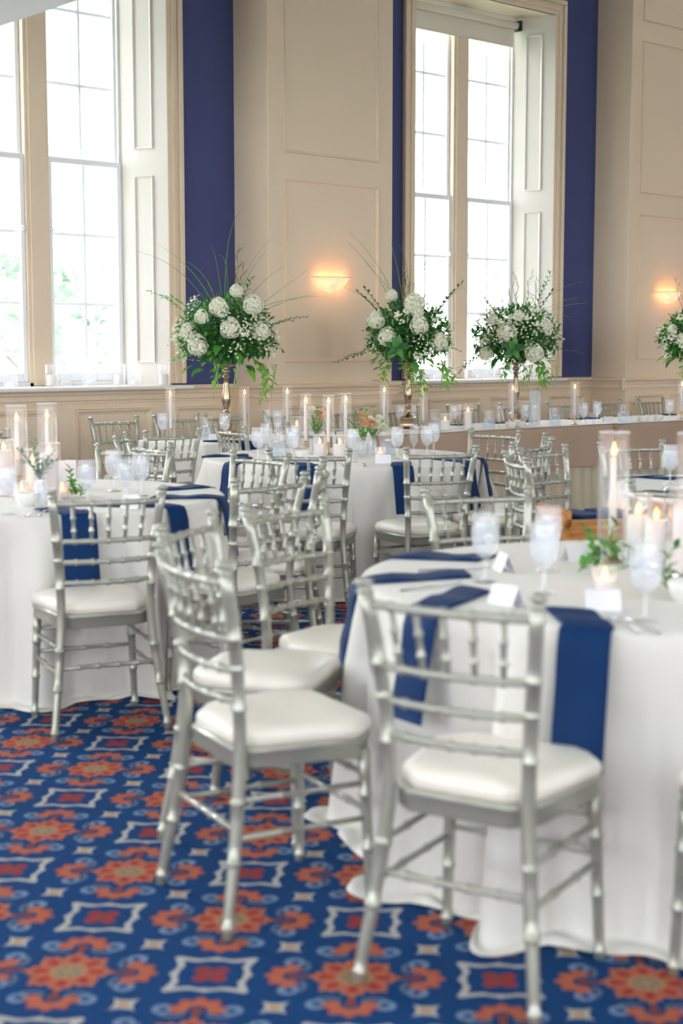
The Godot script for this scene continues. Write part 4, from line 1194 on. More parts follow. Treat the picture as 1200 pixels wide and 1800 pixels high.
func napkin(tb: Array, deg: float, inner: float, drop: float, wide: float, skew: float, label: String) -> void:
	# a folded napkin that lies on the table and hangs over its edge; deg is the compass angle from +x towards -z
	var c: Vector3 = tb[0]
	var R: float = tb[1]
	var a := deg_to_rad(deg)
	var out := Vector3(cos(a), 0, -sin(a))
	var side := Vector3(sin(a), 0, cos(a))
	var path := []   # [point on the cloth, outward normal, sideways shift]
	var th := 0.007
	for i in 9:
		var s := i / 8.0
		path.append([Vector3(0, CH + 0.002, 0) + out * (R - 0.02 - inner * (1.0 - s)), Vector3.UP, skew * (1.0 - s) * inner])
	path.append([Vector3(0, CH - 0.002, 0) + out * (R + 0.004), (Vector3.UP + out).normalized(), 0.0])
	if drop > 0.02:
		path.append([Vector3(0, CH - 0.014, 0) + out * (R + 0.010), out, 0.0])
		for i in 8:
			var s := (i + 1) / 8.0
			path.append([Vector3(0, CH - 0.014 - drop * s, 0) + out * (R + 0.014 + 0.055 * s * drop / 0.3), out, 0.0])
	var st := new_st()
	var rows := []
	for i in path.size():
		var p: Array = path[i]
		var row := PackedVector3Array()
		var w := wide * 0.5
		var lift: float = th * (1.0 + 0.5 * sin(i * 1.3))
		for q in [[-1.0, 0.0], [-1.0, 0.8], [-0.93, 1.0], [-0.3, 1.15], [0.3, 1.1], [0.93, 1.0], [1.0, 0.8], [1.0, 0.0], [-1.0, 0.0]]:
			row.append(p[0] + side * (q[0] * w + p[2]) + p[1] * lift * q[1])
		rows.append(row)
	rows_mesh(st, rows)
	for i in [0, rows.size() - 1]:
		var r: PackedVector3Array = rows[i]
		var flat := []
		for k in 8:
			flat.append(r[k])
		face(st, flat, rows[4][3])
	var o := part("napkin", done(st), M["navy_napkin"], self, c)
	tag(o, label, "napkin", "navy napkins at the place settings")

func long_table(called: String, x0: float, x1: float, zf: float, zb: float, overlay: float, taupe: bool, label: String, cloth_label: String, sd: int) -> void:
	# a straight banquet table along the wall with a cloth and, under a short overlay, a pleated skirt
	var t := thing(called, label, "table", Vector3((x0 + x1) / 2, 0, (zf + zb) / 2), 0.0, "straight tables along the wall")
	var hx := (x1 - x0) / 2
	var hz := (zf - zb) / 2
	part("table_top", box_mesh(Vector3(-hx + 0.02, CH - 0.035, -hz + 0.02), Vector3(hx - 0.02, CH - 0.004, hz - 0.02), 0.004), M["pale_wood"], t)
	for sx in [-1.0, 1.0]:
		for sz in [-1.0, 1.0]:
			part("leg", box_mesh(Vector3(-0.018, 0, -0.018), Vector3(0.018, CH - 0.03, 0.018), 0.003), M["polished_steel"], t, Vector3(sx * (hx - 0.15), 0, sz * (hz - 0.12)))
	var r := RandomNumberGenerator.new()
	r.seed = sd
	var per := 4.0 * (hx + hz)
	var n := int(per / 0.02)
	var ph := [r.randf() * TAU, r.randf() * TAU, r.randf() * TAU]
	var around := func(u: float) -> Array:   # distance along the edge -> [point, outward]
		u = fposmod(u, per)
		var e := 0.03
		if u < 2 * hx:
			return [Vector3(-hx + u, 0, hz), Vector3(clampf((u - 2 * hx + e) / e, 0, 1) - clampf((e - u) / e, 0, 1), 0, 1).normalized()]
		u -= 2 * hx
		if u < 2 * hz:
			return [Vector3(hx, 0, hz - u), Vector3(1, 0, clampf((e - u) / e, 0, 1) - clampf((u - 2 * hz + e) / e, 0, 1)).normalized()]
		u -= 2 * hz
		if u < 2 * hx:
			return [Vector3(hx - u, 0, -hz), Vector3(clampf((e - u) / e, 0, 1) - clampf((u - 2 * hx + e) / e, 0, 1), 0, -1).normalized()]
		u -= 2 * hx
		return [Vector3(-hx, 0, -hz + u), Vector3(-1, 0, clampf((u - 2 * hz + e) / e, 0, 1) - clampf((e - u) / e, 0, 1)).normalized()]
	var top := []
	for f in [0.001, 0.5, 0.985]:
		var row := PackedVector3Array()
		for k in n + 1:
			var q: Array = around.call(per * (k % n) / n)
			row.append(Vector3(q[0].x * f, CH, q[0].z * f))
		top.append(row)
	var levels := 12
	for i in levels + 1:
		var v := float(i) / levels
		var row := PackedVector3Array()
		for k in n + 1:
			var u := per * (k % n) / n
			var q: Array = around.call(u)
			var fold := 0.5 + 0.5 * sin(u * 11.0 + ph[0] + 2.0 * sin(u * 3.1 + ph[1]))
			var swell: float = 0.006 + 0.05 * v * overlay * fold
			row.append(q[0] + q[1] * swell + Vector3(0, CH - 0.008 - v * (overlay - 0.008), 0))
		top.append(row)
	var st := new_st()
	rows_mesh(st, top)
	var cl := part("tablecloth", done(st), M["taupe_satin"] if taupe else M["white_cloth"], self, t.position)
	tag(cl, cloth_label, "tablecloth", "cloths on the straight tables")
	if overlay < 0.6:
		part("top_panel", box_mesh(Vector3(-hx - 0.008, CH + 0.001, -hz - 0.008), Vector3(hx + 0.008, CH + 0.004, hz + 0.012), 0.001), M["white_cloth"], cl)
		st = new_st()
		var sk := []
		for i in 5:
			var v := i / 4.0
			var row := PackedVector3Array()
			var m := int(per / 0.012)
			for k in m + 1:
				var u := per * (k % m) / m
				var q: Array = around.call(u)
				var z := absf(fposmod(u / 0.13, 1.0) * 2.0 - 1.0)
				row.append(q[0] + q[1] * (-0.03 + 0.028 * v * smoothstep(0.25, 0.75, z) + 0.012 * v * sin(u * 5.0)) + Vector3(0, CH - 0.012 - v * (CH - 0.02), 0))
			sk.append(row)
		rows_mesh(st, sk)
		var s2 := part("table_skirt", done(st), M["skirt_satin"], self, t.position)
		tag(s2, label_skirt(x0), "table skirt")

func label_skirt(x0: float) -> String:
	return "pleated beige floor-length skirt below the taupe cloth, nearer stretch beside the white crate" if x0 < 9.0 else "pleated beige floor-length skirt below the draped overlay at the right end"

# ---------------------------------------------------------------- things on the tables
var proto := {}

func make_kind(kind: String) -> Node3D:
	match kind:
		"goblet": return make_goblet()
		"flute": return make_flute()
		"coupe": return make_coupe()
		"tumbler": return make_tumbler()
		"hurricane": return make_hurricane()
		"slim_hurricane": return make_slim_hurricane()
		"pillar_glass": return make_pillar_glass()
		"slim_pillar": return make_slim_pillar()
		"low_pillar": return make_low_pillar()
		"votive": return make_votive()
		"sill_candle": return make_sill_candle()
		"sill_votive": return make_sill_votive()
		"bowl": return make_bowl()
		"spoon_bowl": return make_spoon_bowl()
		"card": return make_card()
		"fork": return make_fork()
		"knife": return make_knife()
		"acrylic": return make_acrylic()
		"greenery": return make_greenery()
		"bud_vase": return make_bud_vase()
		"candlestick": return make_candlestick()
		"square_vase": return make_square_vase()
	return null

func place(kind: String, at: Vector3, turn: float, label: String, group := "") -> Node3D:
	# the first of a kind is built, the others are copies of it
	if not proto.has(kind):
		var first: Node3D = make_kind(kind)
		proto[kind] = first
		first.position = at
		first.rotation.y = turn
		first.set_meta("label", label)
		if group != "":
			first.set_meta("group", group)
		return first
	return copy_of(proto[kind], at, turn, label, group)

func kind_root(called: String, category: String) -> Node3D:
	var t := thing(called, "", category, Vector3.ZERO)
	t.set_meta("stem", called)
	return t

func make_goblet() -> Node3D:
	var t := kind_root("water_goblet", "glass")
	var st := new_st()
	lathe(st, [Vector2(0.0, 0.0), Vector2(0.034, 0.0), Vector2(0.036, 0.002), Vector2(0.030, 0.004), Vector2(0.010, 0.009), Vector2(0.0055, 0.018), Vector2(0.005, 0.038), Vector2(0.010, 0.046), Vector2(0.006, 0.054), Vector2(0.006, 0.062), Vector2(0.011, 0.068)], 20)
	part("stem", done(st), M["goblet_glass"], t)
	st = new_st()
	lathe(st, [Vector2(0.011, 0.068), Vector2(0.026, 0.082), Vector2(0.035, 0.100), Vector2(0.0395, 0.122), Vector2(0.040, 0.142), Vector2(0.038, 0.165), Vector2(0.0355, 0.190)], 24)
	part("bowl", done(st), M["goblet_glass"], t)
	st = new_st()
	lathe(st, [Vector2(0.0, 0.074), Vector2(0.012, 0.074), Vector2(0.024, 0.084), Vector2(0.033, 0.101), Vector2(0.0375, 0.122), Vector2(0.038, 0.142), Vector2(0.0365, 0.163), Vector2(0.0, 0.164)], 20)
	var wa := part("iced_water", done(st), M["iced_water"], t)
	st = new_st()
	for k in 4:
		var xf := Transform3D(Basis.from_euler(Vector3(0.5 * k, 1.1 * k, 0.3 * k)), Vector3(0.014 * cos(k * 1.7), 0.118 + 0.013 * k, 0.014 * sin(k * 1.7)))
		box(st, Vector3(-0.011, -0.011, -0.011), Vector3(0.011, 0.011, 0.011), 0.003, xf)
	part("ice_cube", done(st), M["goblet_glass"], wa)
	part("rim", ring(0.0355, 0.190, 0.0012), M["glass_rim"], t)
	return t

func ring(r: float, y: float, thick: float) -> ArrayMesh:
	var st := new_st()
	lathe(st, [Vector2(r - thick, y), Vector2(r, y - thick), Vector2(r + thick, y), Vector2(r, y + thick), Vector2(r - thick, y)], 28)
	return done(st)

func make_flute() -> Node3D:
	var t := kind_root("champagne_flute", "glass")
	var st := new_st()
	lathe(st, [Vector2(0.0, 0.0), Vector2(0.030, 0.0), Vector2(0.031, 0.002), Vector2(0.012, 0.007), Vector2(0.004, 0.018), Vector2(0.004, 0.045), Vector2(0.009, 0.06)], 18)
	part("stem", done(st), M["goblet_glass"], t)
	st = new_st()
	lathe(st, [Vector2(0.009, 0.06), Vector2(0.020, 0.080), Vector2(0.026, 0.105), Vector2(0.027, 0.14), Vector2(0.0245, 0.19)], 22)
	part("bowl", done(st), M["goblet_glass"], t)
	part("rim", ring(0.0245, 0.19, 0.0011), M["glass_rim"], t)
	return t

func make_coupe() -> Node3D:
	var t := kind_root("stemmed_coupe", "glass")
	var st := new_st()
	lathe(st, [Vector2(0.0, 0.0), Vector2(0.030, 0.0), Vector2(0.031, 0.002), Vector2(0.012, 0.007), Vector2(0.004, 0.018), Vector2(0.004, 0.055), Vector2(0.010, 0.062)], 18)
	part("stem", done(st), M["goblet_glass"], t)
	st = new_st()
	lathe(st, [Vector2(0.010, 0.062), Vector2(0.030, 0.070), Vector2(0.040, 0.085), Vector2(0.043, 0.105)], 22)
	part("bowl", done(st), M["goblet_glass"], t)
	return t

func make_tumbler() -> Node3D:
	var t := kind_root("glass_jar", "glass")
	var st := new_st()
	lathe(st, [Vector2(0.0, 0.002), Vector2(0.046, 0.0), Vector2(0.049, 0.004), Vector2(0.051, 0.16)], 24)
	part("glass", done(st), M["clear_glass"], t)
	st = new_st()
	lathe(st, [Vector2(0.0, 0.006), Vector2(0.046, 0.006), Vector2(0.0485, 0.085), Vector2(0.0, 0.086)], 20)
	part("water", done(st), M["still_water"], t)
	part("rim", ring(0.051, 0.16, 0.0014), M["glass_rim"], t)
	st = new_st()
	lathe(st, [Vector2(0.0, 0.088), Vector2(0.018, 0.088), Vector2(0.019, 0.094), Vector2(0.018, 0.10), Vector2(0.0, 0.101)], 16)
	part("floating_candle", done(st), M["white_wax"], t)
	return t

func flame(parent: Node, y: float, size: float, x := 0.0, z := 0.0) -> void:
	var st := new_st()
	lathe(st, [Vector2(0.0, 0.0), Vector2(0.0035, 0.002), Vector2(0.0062, 0.009), Vector2(0.0052, 0.018), Vector2(0.0025, 0.028), Vector2(0.0, 0.037)], 10, Transform3D(Basis.IDENTITY.scaled(Vector3.ONE * size), Vector3.ZERO))
	var f := part("flame", done(st), M["flame_glow"], parent, Vector3(x, y + 0.004, z))
	var l := OmniLight3D.new()
	l.name = "candle_light"
	l.light_color = Color(1.0, 0.70, 0.38)
	l.light_energy = CANDLE
	l.light_size = 0.005
	l.omni_range = 12.0
	l.omni_attenuation = 2.0
	l.shadow_enabled = true
	l.position = Vector3(0, 0.013 * size, 0)
	f.add_child(l, true)

func cylinder_glass(t: Node3D, r: float, h: float) -> void:
	var st := new_st()
	lathe(st, [Vector2(0.0, 0.004), Vector2(r * 0.9, 0.0), Vector2(r, 0.004), Vector2(r, h)], 28)
	part("glass", done(st), M["clear_glass"], t)
	st = new_st()
	lathe(st, [Vector2(r - 0.0035, 0.012), Vector2(r - 0.003, h)], 28)
	part("inner_glass", done(st), M["clear_glass"], t)
	part("rim", ring(r - 0.0015, h, 0.002), M["glass_rim"], t)

func taper(t: Node3D, h: float, holder_h: float) -> void:
	var st := new_st()
	lathe(st, [Vector2(0.0, 0.0), Vector2(0.034, 0.001), Vector2(0.035, 0.004), Vector2(0.015, 0.008), Vector2(0.0065, 0.018), Vector2(0.006, holder_h * 0.55), Vector2(0.010, holder_h * 0.62), Vector2(0.0145, holder_h * 0.75), Vector2(0.0165, holder_h), Vector2(0.011, holder_h)], 16, Transform3D(Basis.IDENTITY, Vector3(0, 0.005, 0)))
	part("candle_holder", done(st), M["gold_metal"], t)
	st = new_st()
	lathe(st, [Vector2(0.0, holder_h * 0.8), Vector2(0.0125, holder_h * 0.8), Vector2(0.0085, h - 0.004), Vector2(0.004, h), Vector2(0.0, h)], 14)
	var c := part("taper_candle", done(st), M["white_wax"], t)
	wick(c, h)
	flame(t, h, 1.15)

func wick(c: Node, h: float) -> void:
	var st := new_st()
	tube(st, PackedVector3Array([Vector3(0, h - 0.002, 0), Vector3(0.001, h + 0.008, 0)]), even(2, 0.0008), 5)
	part("wick", done(st), M["black_plastic"], c)

func make_hurricane() -> Node3D:
	var t := kind_root("hurricane_candle", "candle holder")
	cylinder_glass(t, 0.047, 0.40)
	taper(t, 0.325, 0.08)
	return t

func make_slim_hurricane() -> Node3D:
	var t := kind_root("slim_hurricane_candle", "candle holder")
	cylinder_glass(t, 0.038, 0.37)
	taper(t, 0.315, 0.075)
	return t

func pillar(t: Node3D, r: float, h: float, m: String, y := 0.006, lit := true) -> void:
	var st := new_st()
	lathe(st, [Vector2(0.0, y), Vector2(r, y), Vector2(r * 1.005, y + 0.004), Vector2(r, y + h - 0.006), Vector2(r * 0.93, y + h), Vector2(r * 0.7, y + h - 0.002), Vector2(r * 0.3, y + h - 0.006), Vector2(0.0, y + h - 0.006)], 20)
	var c := part("pillar_candle", done(st), M[m], t)
	wick(c, y + h - 0.004)
	if lit:
		flame(t, y + h - 0.003, 1.0)

func make_pillar_glass() -> Node3D:
	var t := kind_root("pillar_candle_glass", "candle holder")
	cylinder_glass(t, 0.050, 0.25)
	pillar(t, 0.039, 0.20, "pillar_wax")
	return t

func make_slim_pillar() -> Node3D:
	var t := kind_root("pillar_candle_cylinder", "candle holder")
	cylinder_glass(t, 0.043, 0.21)
	pillar(t, 0.030, 0.145, "white_wax")
	return t

func make_low_pillar() -> Node3D:
	var t := kind_root("low_pillar_candle", "candle holder")
	cylinder_glass(t, 0.046, 0.135)
	pillar(t, 0.038, 0.075, "white_wax")
	return t

func make_votive() -> Node3D:
	var t := kind_root("votive_candle", "candle holder")
	var st := new_st()
	lathe(st, [Vector2(0.0, 0.010), Vector2(0.025, 0.010), Vector2(0.028, 0.003), Vector2(0.0255, 0.0), Vector2(0.029, 0.004), Vector2(0.035, 0.066), Vector2(0.0315, 0.066), Vector2(0.0265, 0.012)], 20)
	part("glass", done(st), M["goblet_glass"], t)
	pillar(t, 0.022, 0.022, "white_wax", 0.011)
	part("rim", ring(0.033, 0.066, 0.0016), M["glass_rim"], t)
	return t

func make_sill_candle() -> Node3D:
	var t := kind_root("sill_candle_glass", "candle holder")
	cylinder_glass(t, 0.050, 0.17)
	pillar(t, 0.037, 0.085, "white_wax", 0.006, false)
	return t

func make_sill_votive() -> Node3D:
	var t := kind_root("square_votive_glass", "candle holder")
	var st := new_st()
	prism_lathe(st, [Vector2(0.001, 0.002), Vector2(0.040, 0.0), Vector2(0.042, 0.003), Vector2(0.042, 0.095)])
	part("glass", done(st), M["goblet_glass"], t)
	pillar(t, 0.026, 0.04, "white_wax", 0.004, false)
	return t

func make_bowl() -> Node3D:
	var t := kind_root("china_bowl", "bowl")
	var st := new_st()
	lathe(st, [Vector2(0.0, 0.003), Vector2(0.026, 0.003), Vector2(0.027, 0.0), Vector2(0.030, 0.0), Vector2(0.031, 0.006), Vector2(0.044, 0.018), Vector2(0.049, 0.036), Vector2(0.050, 0.055), Vector2(0.049, 0.0565), Vector2(0.047, 0.055), Vector2(0.046, 0.036), Vector2(0.040, 0.020), Vector2(0.0, 0.012)], 24)
	part("bowl", done(st), M["white_china"], t)
	return t

func make_spoon_bowl() -> Node3D:
	var t := kind_root("sugar_bowl", "bowl")
	var st := new_st()
	lathe(st, [Vector2(0.0, 0.003), Vector2(0.026, 0.003), Vector2(0.027, 0.0), Vector2(0.030, 0.0), Vector2(0.040, 0.012), Vector2(0.042, 0.036), Vector2(0.042, 0.055), Vector2(0.0405, 0.0565), Vector2(0.039, 0.055), Vector2(0.038, 0.014), Vector2(0.0, 0.010)], 24)
	part("bowl", done(st), M["white_china"], t)
	st = new_st()
	tube(st, PackedVector3Array([Vector3(-0.015, 0.02, 0.0), Vector3(0.025, 0.06, 0.0), Vector3(0.062, 0.095, 0.005)]), PackedFloat32Array([0.004, 0.003, 0.0045]), 8)
	part("spoon", done(st), M["polished_steel"], t)
	return t

func make_card() -> Node3D:
	var t := kind_root("place_card", "card")
	var st := new_st()
	for s in [-1.0, 1.0]:
		var xf := Transform3D(Basis(Vector3.RIGHT, s * 0.42), Vector3(0, 0.052, 0))
		box(st, Vector3(-0.045, -0.056, -0.0005), Vector3(0.045, 0.0, 0.0005), 0.0, xf)
	part("folded_card", done(st), M["white_card"], t)
	return t

func make_fork() -> Node3D:
	var t := kind_root("table_fork", "cutlery")
	var st := new_st()
	var prof := [[-0.10, 0.0085], [-0.08, 0.008], [-0.04, 0.005], [0.02, 0.0035], [0.04, 0.006], [0.055, 0.0115], [0.07, 0.012]]
	var rows := []
	for p in prof:
		var y: float = 0.003 + 0.006 * sin((p[0] + 0.1) * 14.0)
		rows.append(PackedVector3Array([Vector3(-p[1], y, -p[0]), Vector3(-p[1] * 0.6, y + 0.0018, -p[0]), Vector3(p[1] * 0.6, y + 0.0018, -p[0]), Vector3(p[1], y, -p[0]), Vector3(0, y - 0.001, -p[0]), Vector3(-p[1], y, -p[0])]))
	rows_mesh(st, rows)
	part("handle", done(st), M["polished_steel"], t)
	for k in 4:
		st = new_st()
		var x := (k - 1.5) * 0.0068
		tube(st, PackedVector3Array([Vector3(x, 0.007, -0.066), Vector3(x, 0.006, -0.09), Vector3(x, 0.009, -0.108)]), PackedFloat32Array([0.0019, 0.0017, 0.0008]), 6)
		part("tine", done(st), M["polished_steel"], t)
	return t

func make_knife() -> Node3D:
	var t := kind_root("table_knife", "cutlery")
	for q in [["handle", [[-0.11, 0.0085, 0.003], [-0.09, 0.009, 0.0035], [-0.02, 0.006, 0.003], [0.0, 0.005, 0.0025]]], ["blade", [[0.0, 0.006, 0.0016], [0.02, 0.0095, 0.0014], [0.09, 0.0095, 0.0012], [0.115, 0.002, 0.0008]]]]:
		var st := new_st()
		var rows := []
		for p in q[1]:
			rows.append(PackedVector3Array([Vector3(-p[1], 0.004, -p[0]), Vector3(0, 0.004 + p[2], -p[0]), Vector3(p[1], 0.004, -p[0]), Vector3(0, 0.004 - p[2], -p[0]), Vector3(-p[1], 0.004, -p[0])]))
		rows_mesh(st, rows)
		part(q[0], done(st), M["polished_steel"], t)
	return t

func make_acrylic() -> Node3D:
	var t := kind_root("table_card", "card")
	part("upright_card", box_mesh(Vector3(-0.045, 0.012, -0.0015), Vector3(0.045, 0.15, 0.0015)), M["white_card"], t)
	part("card_stand", box_mesh(Vector3(-0.05, 0, -0.015), Vector3(0.05, 0.013, 0.015), 0.003), M["gold_metal"], t)
	return t

func sprig(st: SurfaceTool, leaves: Array, path: PackedVector3Array, r0: float, each: float, gap: float) -> void:
	# a stem along a path; leaf places are added to leaves
	var rad := PackedFloat32Array()
	for i in path.size():
		rad.append(lerpf(r0, r0 * 0.35, float(i) / (path.size() - 1)))
	tube(st, path, rad, 5)
	var since := 0.0
	var s := 1.0
	for i in path.size() - 1:
		var d := path[i + 1] - path[i]
		var l := d.length()
		while since < l:
			var p := path[i] + d * (since / l)
			var dir := (d.normalized() * rng.randf_range(0.5, 1.0) + d.cross(Vector3(0.2, 1, 0.35)).normalized() * s * rng.randf_range(0.6, 1.0) + Vector3(rng.randf_range(-0.3, 0.3), rng.randf_range(-0.2, 0.4), rng.randf_range(-0.3, 0.3)))
			leaves.append(Transform3D(aim(dir).scaled(Vector3.ONE * each * rng.randf_range(0.75, 1.2)), p))
			s = -s
			since += gap
		since -= l

func add_leaves(st: SurfaceTool, leaf: ArrayMesh, list: Array) -> void:
	for xf in list:
		st.append_from(leaf, 0, xf)

func bend(a: Vector3, b: Vector3, c: Vector3, n: int) -> PackedVector3Array:
	var out := PackedVector3Array()
	for i in n + 1:
		var s := float(i) / n
		out.append(a.lerp(b, s).lerp(b.lerp(c, s), s))
	return out

func make_greenery() -> Node3D:
	var t := kind_root("greenery_sprig", "foliage")
	for q in [[Vector3(-0.10, 0.015, 0.02), Vector3(-0.02, 0.07, 0.03), Vector3(0.06, 0.05, 0.05)], [Vector3(-0.04, 0.015, -0.02), Vector3(0.05, 0.09, 0.0), Vector3(0.13, 0.06, -0.02)], [Vector3(0.0, 0.012, 0.0), Vector3(0.03, 0.10, -0.03), Vector3(-0.03, 0.13, -0.02)]]:
		var st := new_st()
		var lv := []
		sprig(st, lv, bend(q[0], q[1], q[2], 6), 0.0022, 1.0, 0.016)
		var stem := part("stem", done(st), M["stem_green"], t)
		for xf in lv:
			var l := part("leaf", leaf_small, M["green_leaf"] if rng.randf() < 0.5 else M["dark_leaf"], stem)
			l.transform = xf
	return t

func make_bud_vase() -> Node3D:
	var t := kind_root("bud_vase", "vase")
	var st := new_st()
	lathe(st, [Vector2(0.0, 0.004), Vector2(0.026, 0.0), Vector2(0.029, 0.004), Vector2(0.030, 0.06), Vector2(0.022, 0.09), Vector2(0.019, 0.115), Vector2(0.023, 0.13)], 20)
	part("glass", done(st), M["goblet_glass"], t)
	st = new_st()
	lathe(st, [Vector2(0.0, 0.006), Vector2(0.026, 0.006), Vector2(0.0275, 0.058), Vector2(0.02, 0.088), Vector2(0.0, 0.089)], 16)
	part("water", done(st), M["still_water"], t)
	return t

func rose_mesh(r: float) -> ArrayMesh:
	var st := new_st()
	for layer in 4:
		var n: int = [3, 4, 5, 6][layer]
		var rr: float = r * [0.30, 0.52, 0.76, 1.0][layer]
		var up: float = r * [1.05, 1.0, 0.82, 0.62][layer]
		for k in n:
			var a := TAU * k / n + layer * 0.7
			var rows := []
			for i in 5:
				var s := i / 4.0
				var row := PackedVector3Array()
				for j in 5:
					var q := (j - 2) / 2.0
					var aa := a + q * (TAU / n) * 0.62 * (0.5 + 0.5 * s)
					var rad := rr * (0.25 + 0.75 * sin(s * 1.5)) * (1.0 + 0.12 * s * s * layer / 3.0)
					row.append(Vector3(cos(aa) * rad, up * s * (1.0 - 0.22 * q * q * s), sin(aa) * rad))
				rows.append(row)
			rows_mesh(st, rows)
	return done(st)

func posy(at: Vector3, label: String, blooms: Array) -> void:
	# a loose low bouquet that stands in a bud vase
	var t := thing("rose_posy", label, "flowers", at, 0.0, "peach and white posies in bud vases")
	var rose := rose_mesh(0.034)
	for b in blooms:
		var st := new_st()
		tube(st, bend(Vector3(0, 0.02, 0), Vector3(b[0].x * 0.2, 0.12, b[0].z * 0.2), b[0], 5), even(6, 0.002), 5)
		part("stem", done(st), M["stem_green"], t)
		var f := part("rose" if b[1] != "green" else "leaf_tuft", rose, M["peach_petal"] if b[1] == "peach" else M["hydrangea_petal"], t, b[0])
		f.basis = aim(b[0].normalized() * 0.4 + Vector3(0, 0.2, 0.9), Vector3.UP) * Basis(Vector3.RIGHT, PI / 2)
	var st2 := new_st()
	var lv := []
	for k in 7:
		var a := k * 0.9 + 0.3
		sprig(st2, lv, bend(Vector3(0, 0.09, 0), Vector3(cos(a) * 0.03, 0.17, sin(a) * 0.03), Vector3(cos(a) * 0.10, 0.17 + 0.05 * (k % 3), sin(a) * 0.08), 5), 0.0014, 0.75, 0.013)
	add_leaves(st2, leaf_small, lv)
	part("foliage", done(st2), M["green_leaf"] if blooms.size() else M["grey_leaf"], t)

# ---------------------------------------------------------------- tall flowers
var leaf_small: ArrayMesh
var leaf_mid: ArrayMesh
var leaf_big: ArrayMesh
var hydrangeas := []
var floret_meshes := []

func make_candlestick() -> Node3D:
	var t := kind_root("flower_candlestick", "candlestick")
	var st := new_st()
	prism_lathe(st, [Vector2(0.0, 0.0), Vector2(0.078, 0.0), Vector2(0.080, 0.004), Vector2(0.074, 0.014), Vector2(0.058, 0.026), Vector2(0.054, 0.036), Vector2(0.054, 0.085), Vector2(0.062, 0.092), Vector2(0.064, 0.100), Vector2(0.050, 0.106), Vector2(0.0, 0.107)])
	part("foot", done(st), M["champagne_metal"], t)
	st = new_st()
	lathe(st, [Vector2(0.052, 0.106), Vector2(0.048, 0.112), Vector2(0.030, 0.124), Vector2(0.018, 0.142), Vector2(0.014, 0.166), Vector2(0.017, 0.178), Vector2(0.026, 0.184), Vector2(0.028, 0.192), Vector2(0.019, 0.200), Vector2(0.017, 0.214), Vector2(0.026, 0.240), Vector2(0.034, 0.275), Vector2(0.034, 0.300), Vector2(0.027, 0.345), Vector2(0.020, 0.400), Vector2(0.016, 0.440), Vector2(0.026, 0.450), Vector2(0.027, 0.456), Vector2(0.018, 0.463), Vector2(0.020, 0.475), Vector2(0.030, 0.487), Vector2(0.030, 0.500), Vector2(0.020, 0.512), Vector2(0.024, 0.524), Vector2(0.030, 0.530)], 28)
	part("shaft", done(st), M["champagne_metal"], t)
	st = new_st()
	lathe(st, [Vector2(0.0, 0.526), Vector2(0.030, 0.528), Vector2(0.075, 0.538), Vector2(0.085, 0.548), Vector2(0.083, 0.550), Vector2(0.0, 0.545)], 28)
	part("drip_plate", done(st), M["champagne_metal"], t)
	return t

func hydrangea_mesh(r: float, sd: int) -> ArrayMesh:
	var g := RandomNumberGenerator.new()
	g.seed = sd
	var st := new_st()
	lathe(st, [Vector2(0.0, -r * 0.8), Vector2(r * 0.6, -r * 0.5), Vector2(r * 0.82, 0), Vector2(r * 0.6, r * 0.55), Vector2(0.0, r * 0.82)], 12)
	st.set_smooth_group(-1)
	var n := 130
	for k in n:
		var y := 1.0 - 1.75 * (k + 0.5) / n
		var a := k * 2.39996
		var q := sqrt(1.0 - y * y)
		var dir := Vector3(cos(a) * q, y, sin(a) * q)
		dir = (dir + Vector3(g.randfn(), g.randfn(), g.randfn()) * 0.09).normalized()
		var b := aim(dir, Vector3(0.3, 1, 0.2)) * Basis(Vector3.BACK, g.randf() * TAU)
		var c := dir * r * (0.93 + 0.12 * g.randf() + 0.06 * sin(a * 3.0))
		var e := r * 0.21 * g.randf_range(0.85, 1.15)
		for p in 4:
			var d := b * Basis(Vector3.BACK, p * PI / 2)
			var o := c + d * Vector3(e * 0.08, 0, -e * 0.15)
			quad(st, o, c + d * Vector3(e * 0.55, -e * 0.55, e * 0.30), c + d * Vector3(e * 1.15, 0, e * 0.05), c + d * Vector3(e * 0.55, e * 0.55, e * 0.30))
	return done(st)

func cluster_mesh(n: int, spread: float, each: float, sd: int) -> ArrayMesh:
	# a spray of tiny five-petalled flowers
	var g := RandomNumberGenerator.new()
	g.seed = sd
	var st := new_st()
	st.set_smooth_group(-1)
	for k in n:
		var c := Vector3(g.randfn(), g.randfn(), g.randfn() * 0.5) * spread * 0.5
		var b := aim(Vector3(g.randfn() * 0.5, g.randfn() * 0.5 + 0.3, 1.0)) * Basis(Vector3.BACK, g.randf() * TAU)
		for p in 5:
			var d := b * Basis(Vector3.BACK, p * TAU / 5)
			quad(st, c, c + d * Vector3(each * 0.6, -each * 0.38, each * 0.15), c + d * Vector3(each, 0, each * 0.1), c + d * Vector3(each * 0.6, each * 0.38, each * 0.15))
	return done(st)

func hearts_mesh(n: int, spread: float, each: float, sd: int) -> ArrayMesh:
	# the yellow hearts that belong to cluster_mesh of the same seed
	var g := RandomNumberGenerator.new()
	g.seed = sd
	var st := new_st()
	for k in n:
		var c := Vector3(g.randfn(), g.randfn(), g.randfn() * 0.5) * spread * 0.5
		var b := aim(Vector3(g.randfn() * 0.5, g.randfn() * 0.5 + 0.3, 1.0)) * Basis(Vector3.BACK, g.randf() * TAU)
		lathe(st, [Vector2(each * 0.32, 0), Vector2(each * 0.25, each * 0.14), Vector2(0, each * 0.2)], 6, Transform3D(b * Basis(Vector3.RIGHT, PI / 2), c + b.z * each * 0.04))
	return done(st)

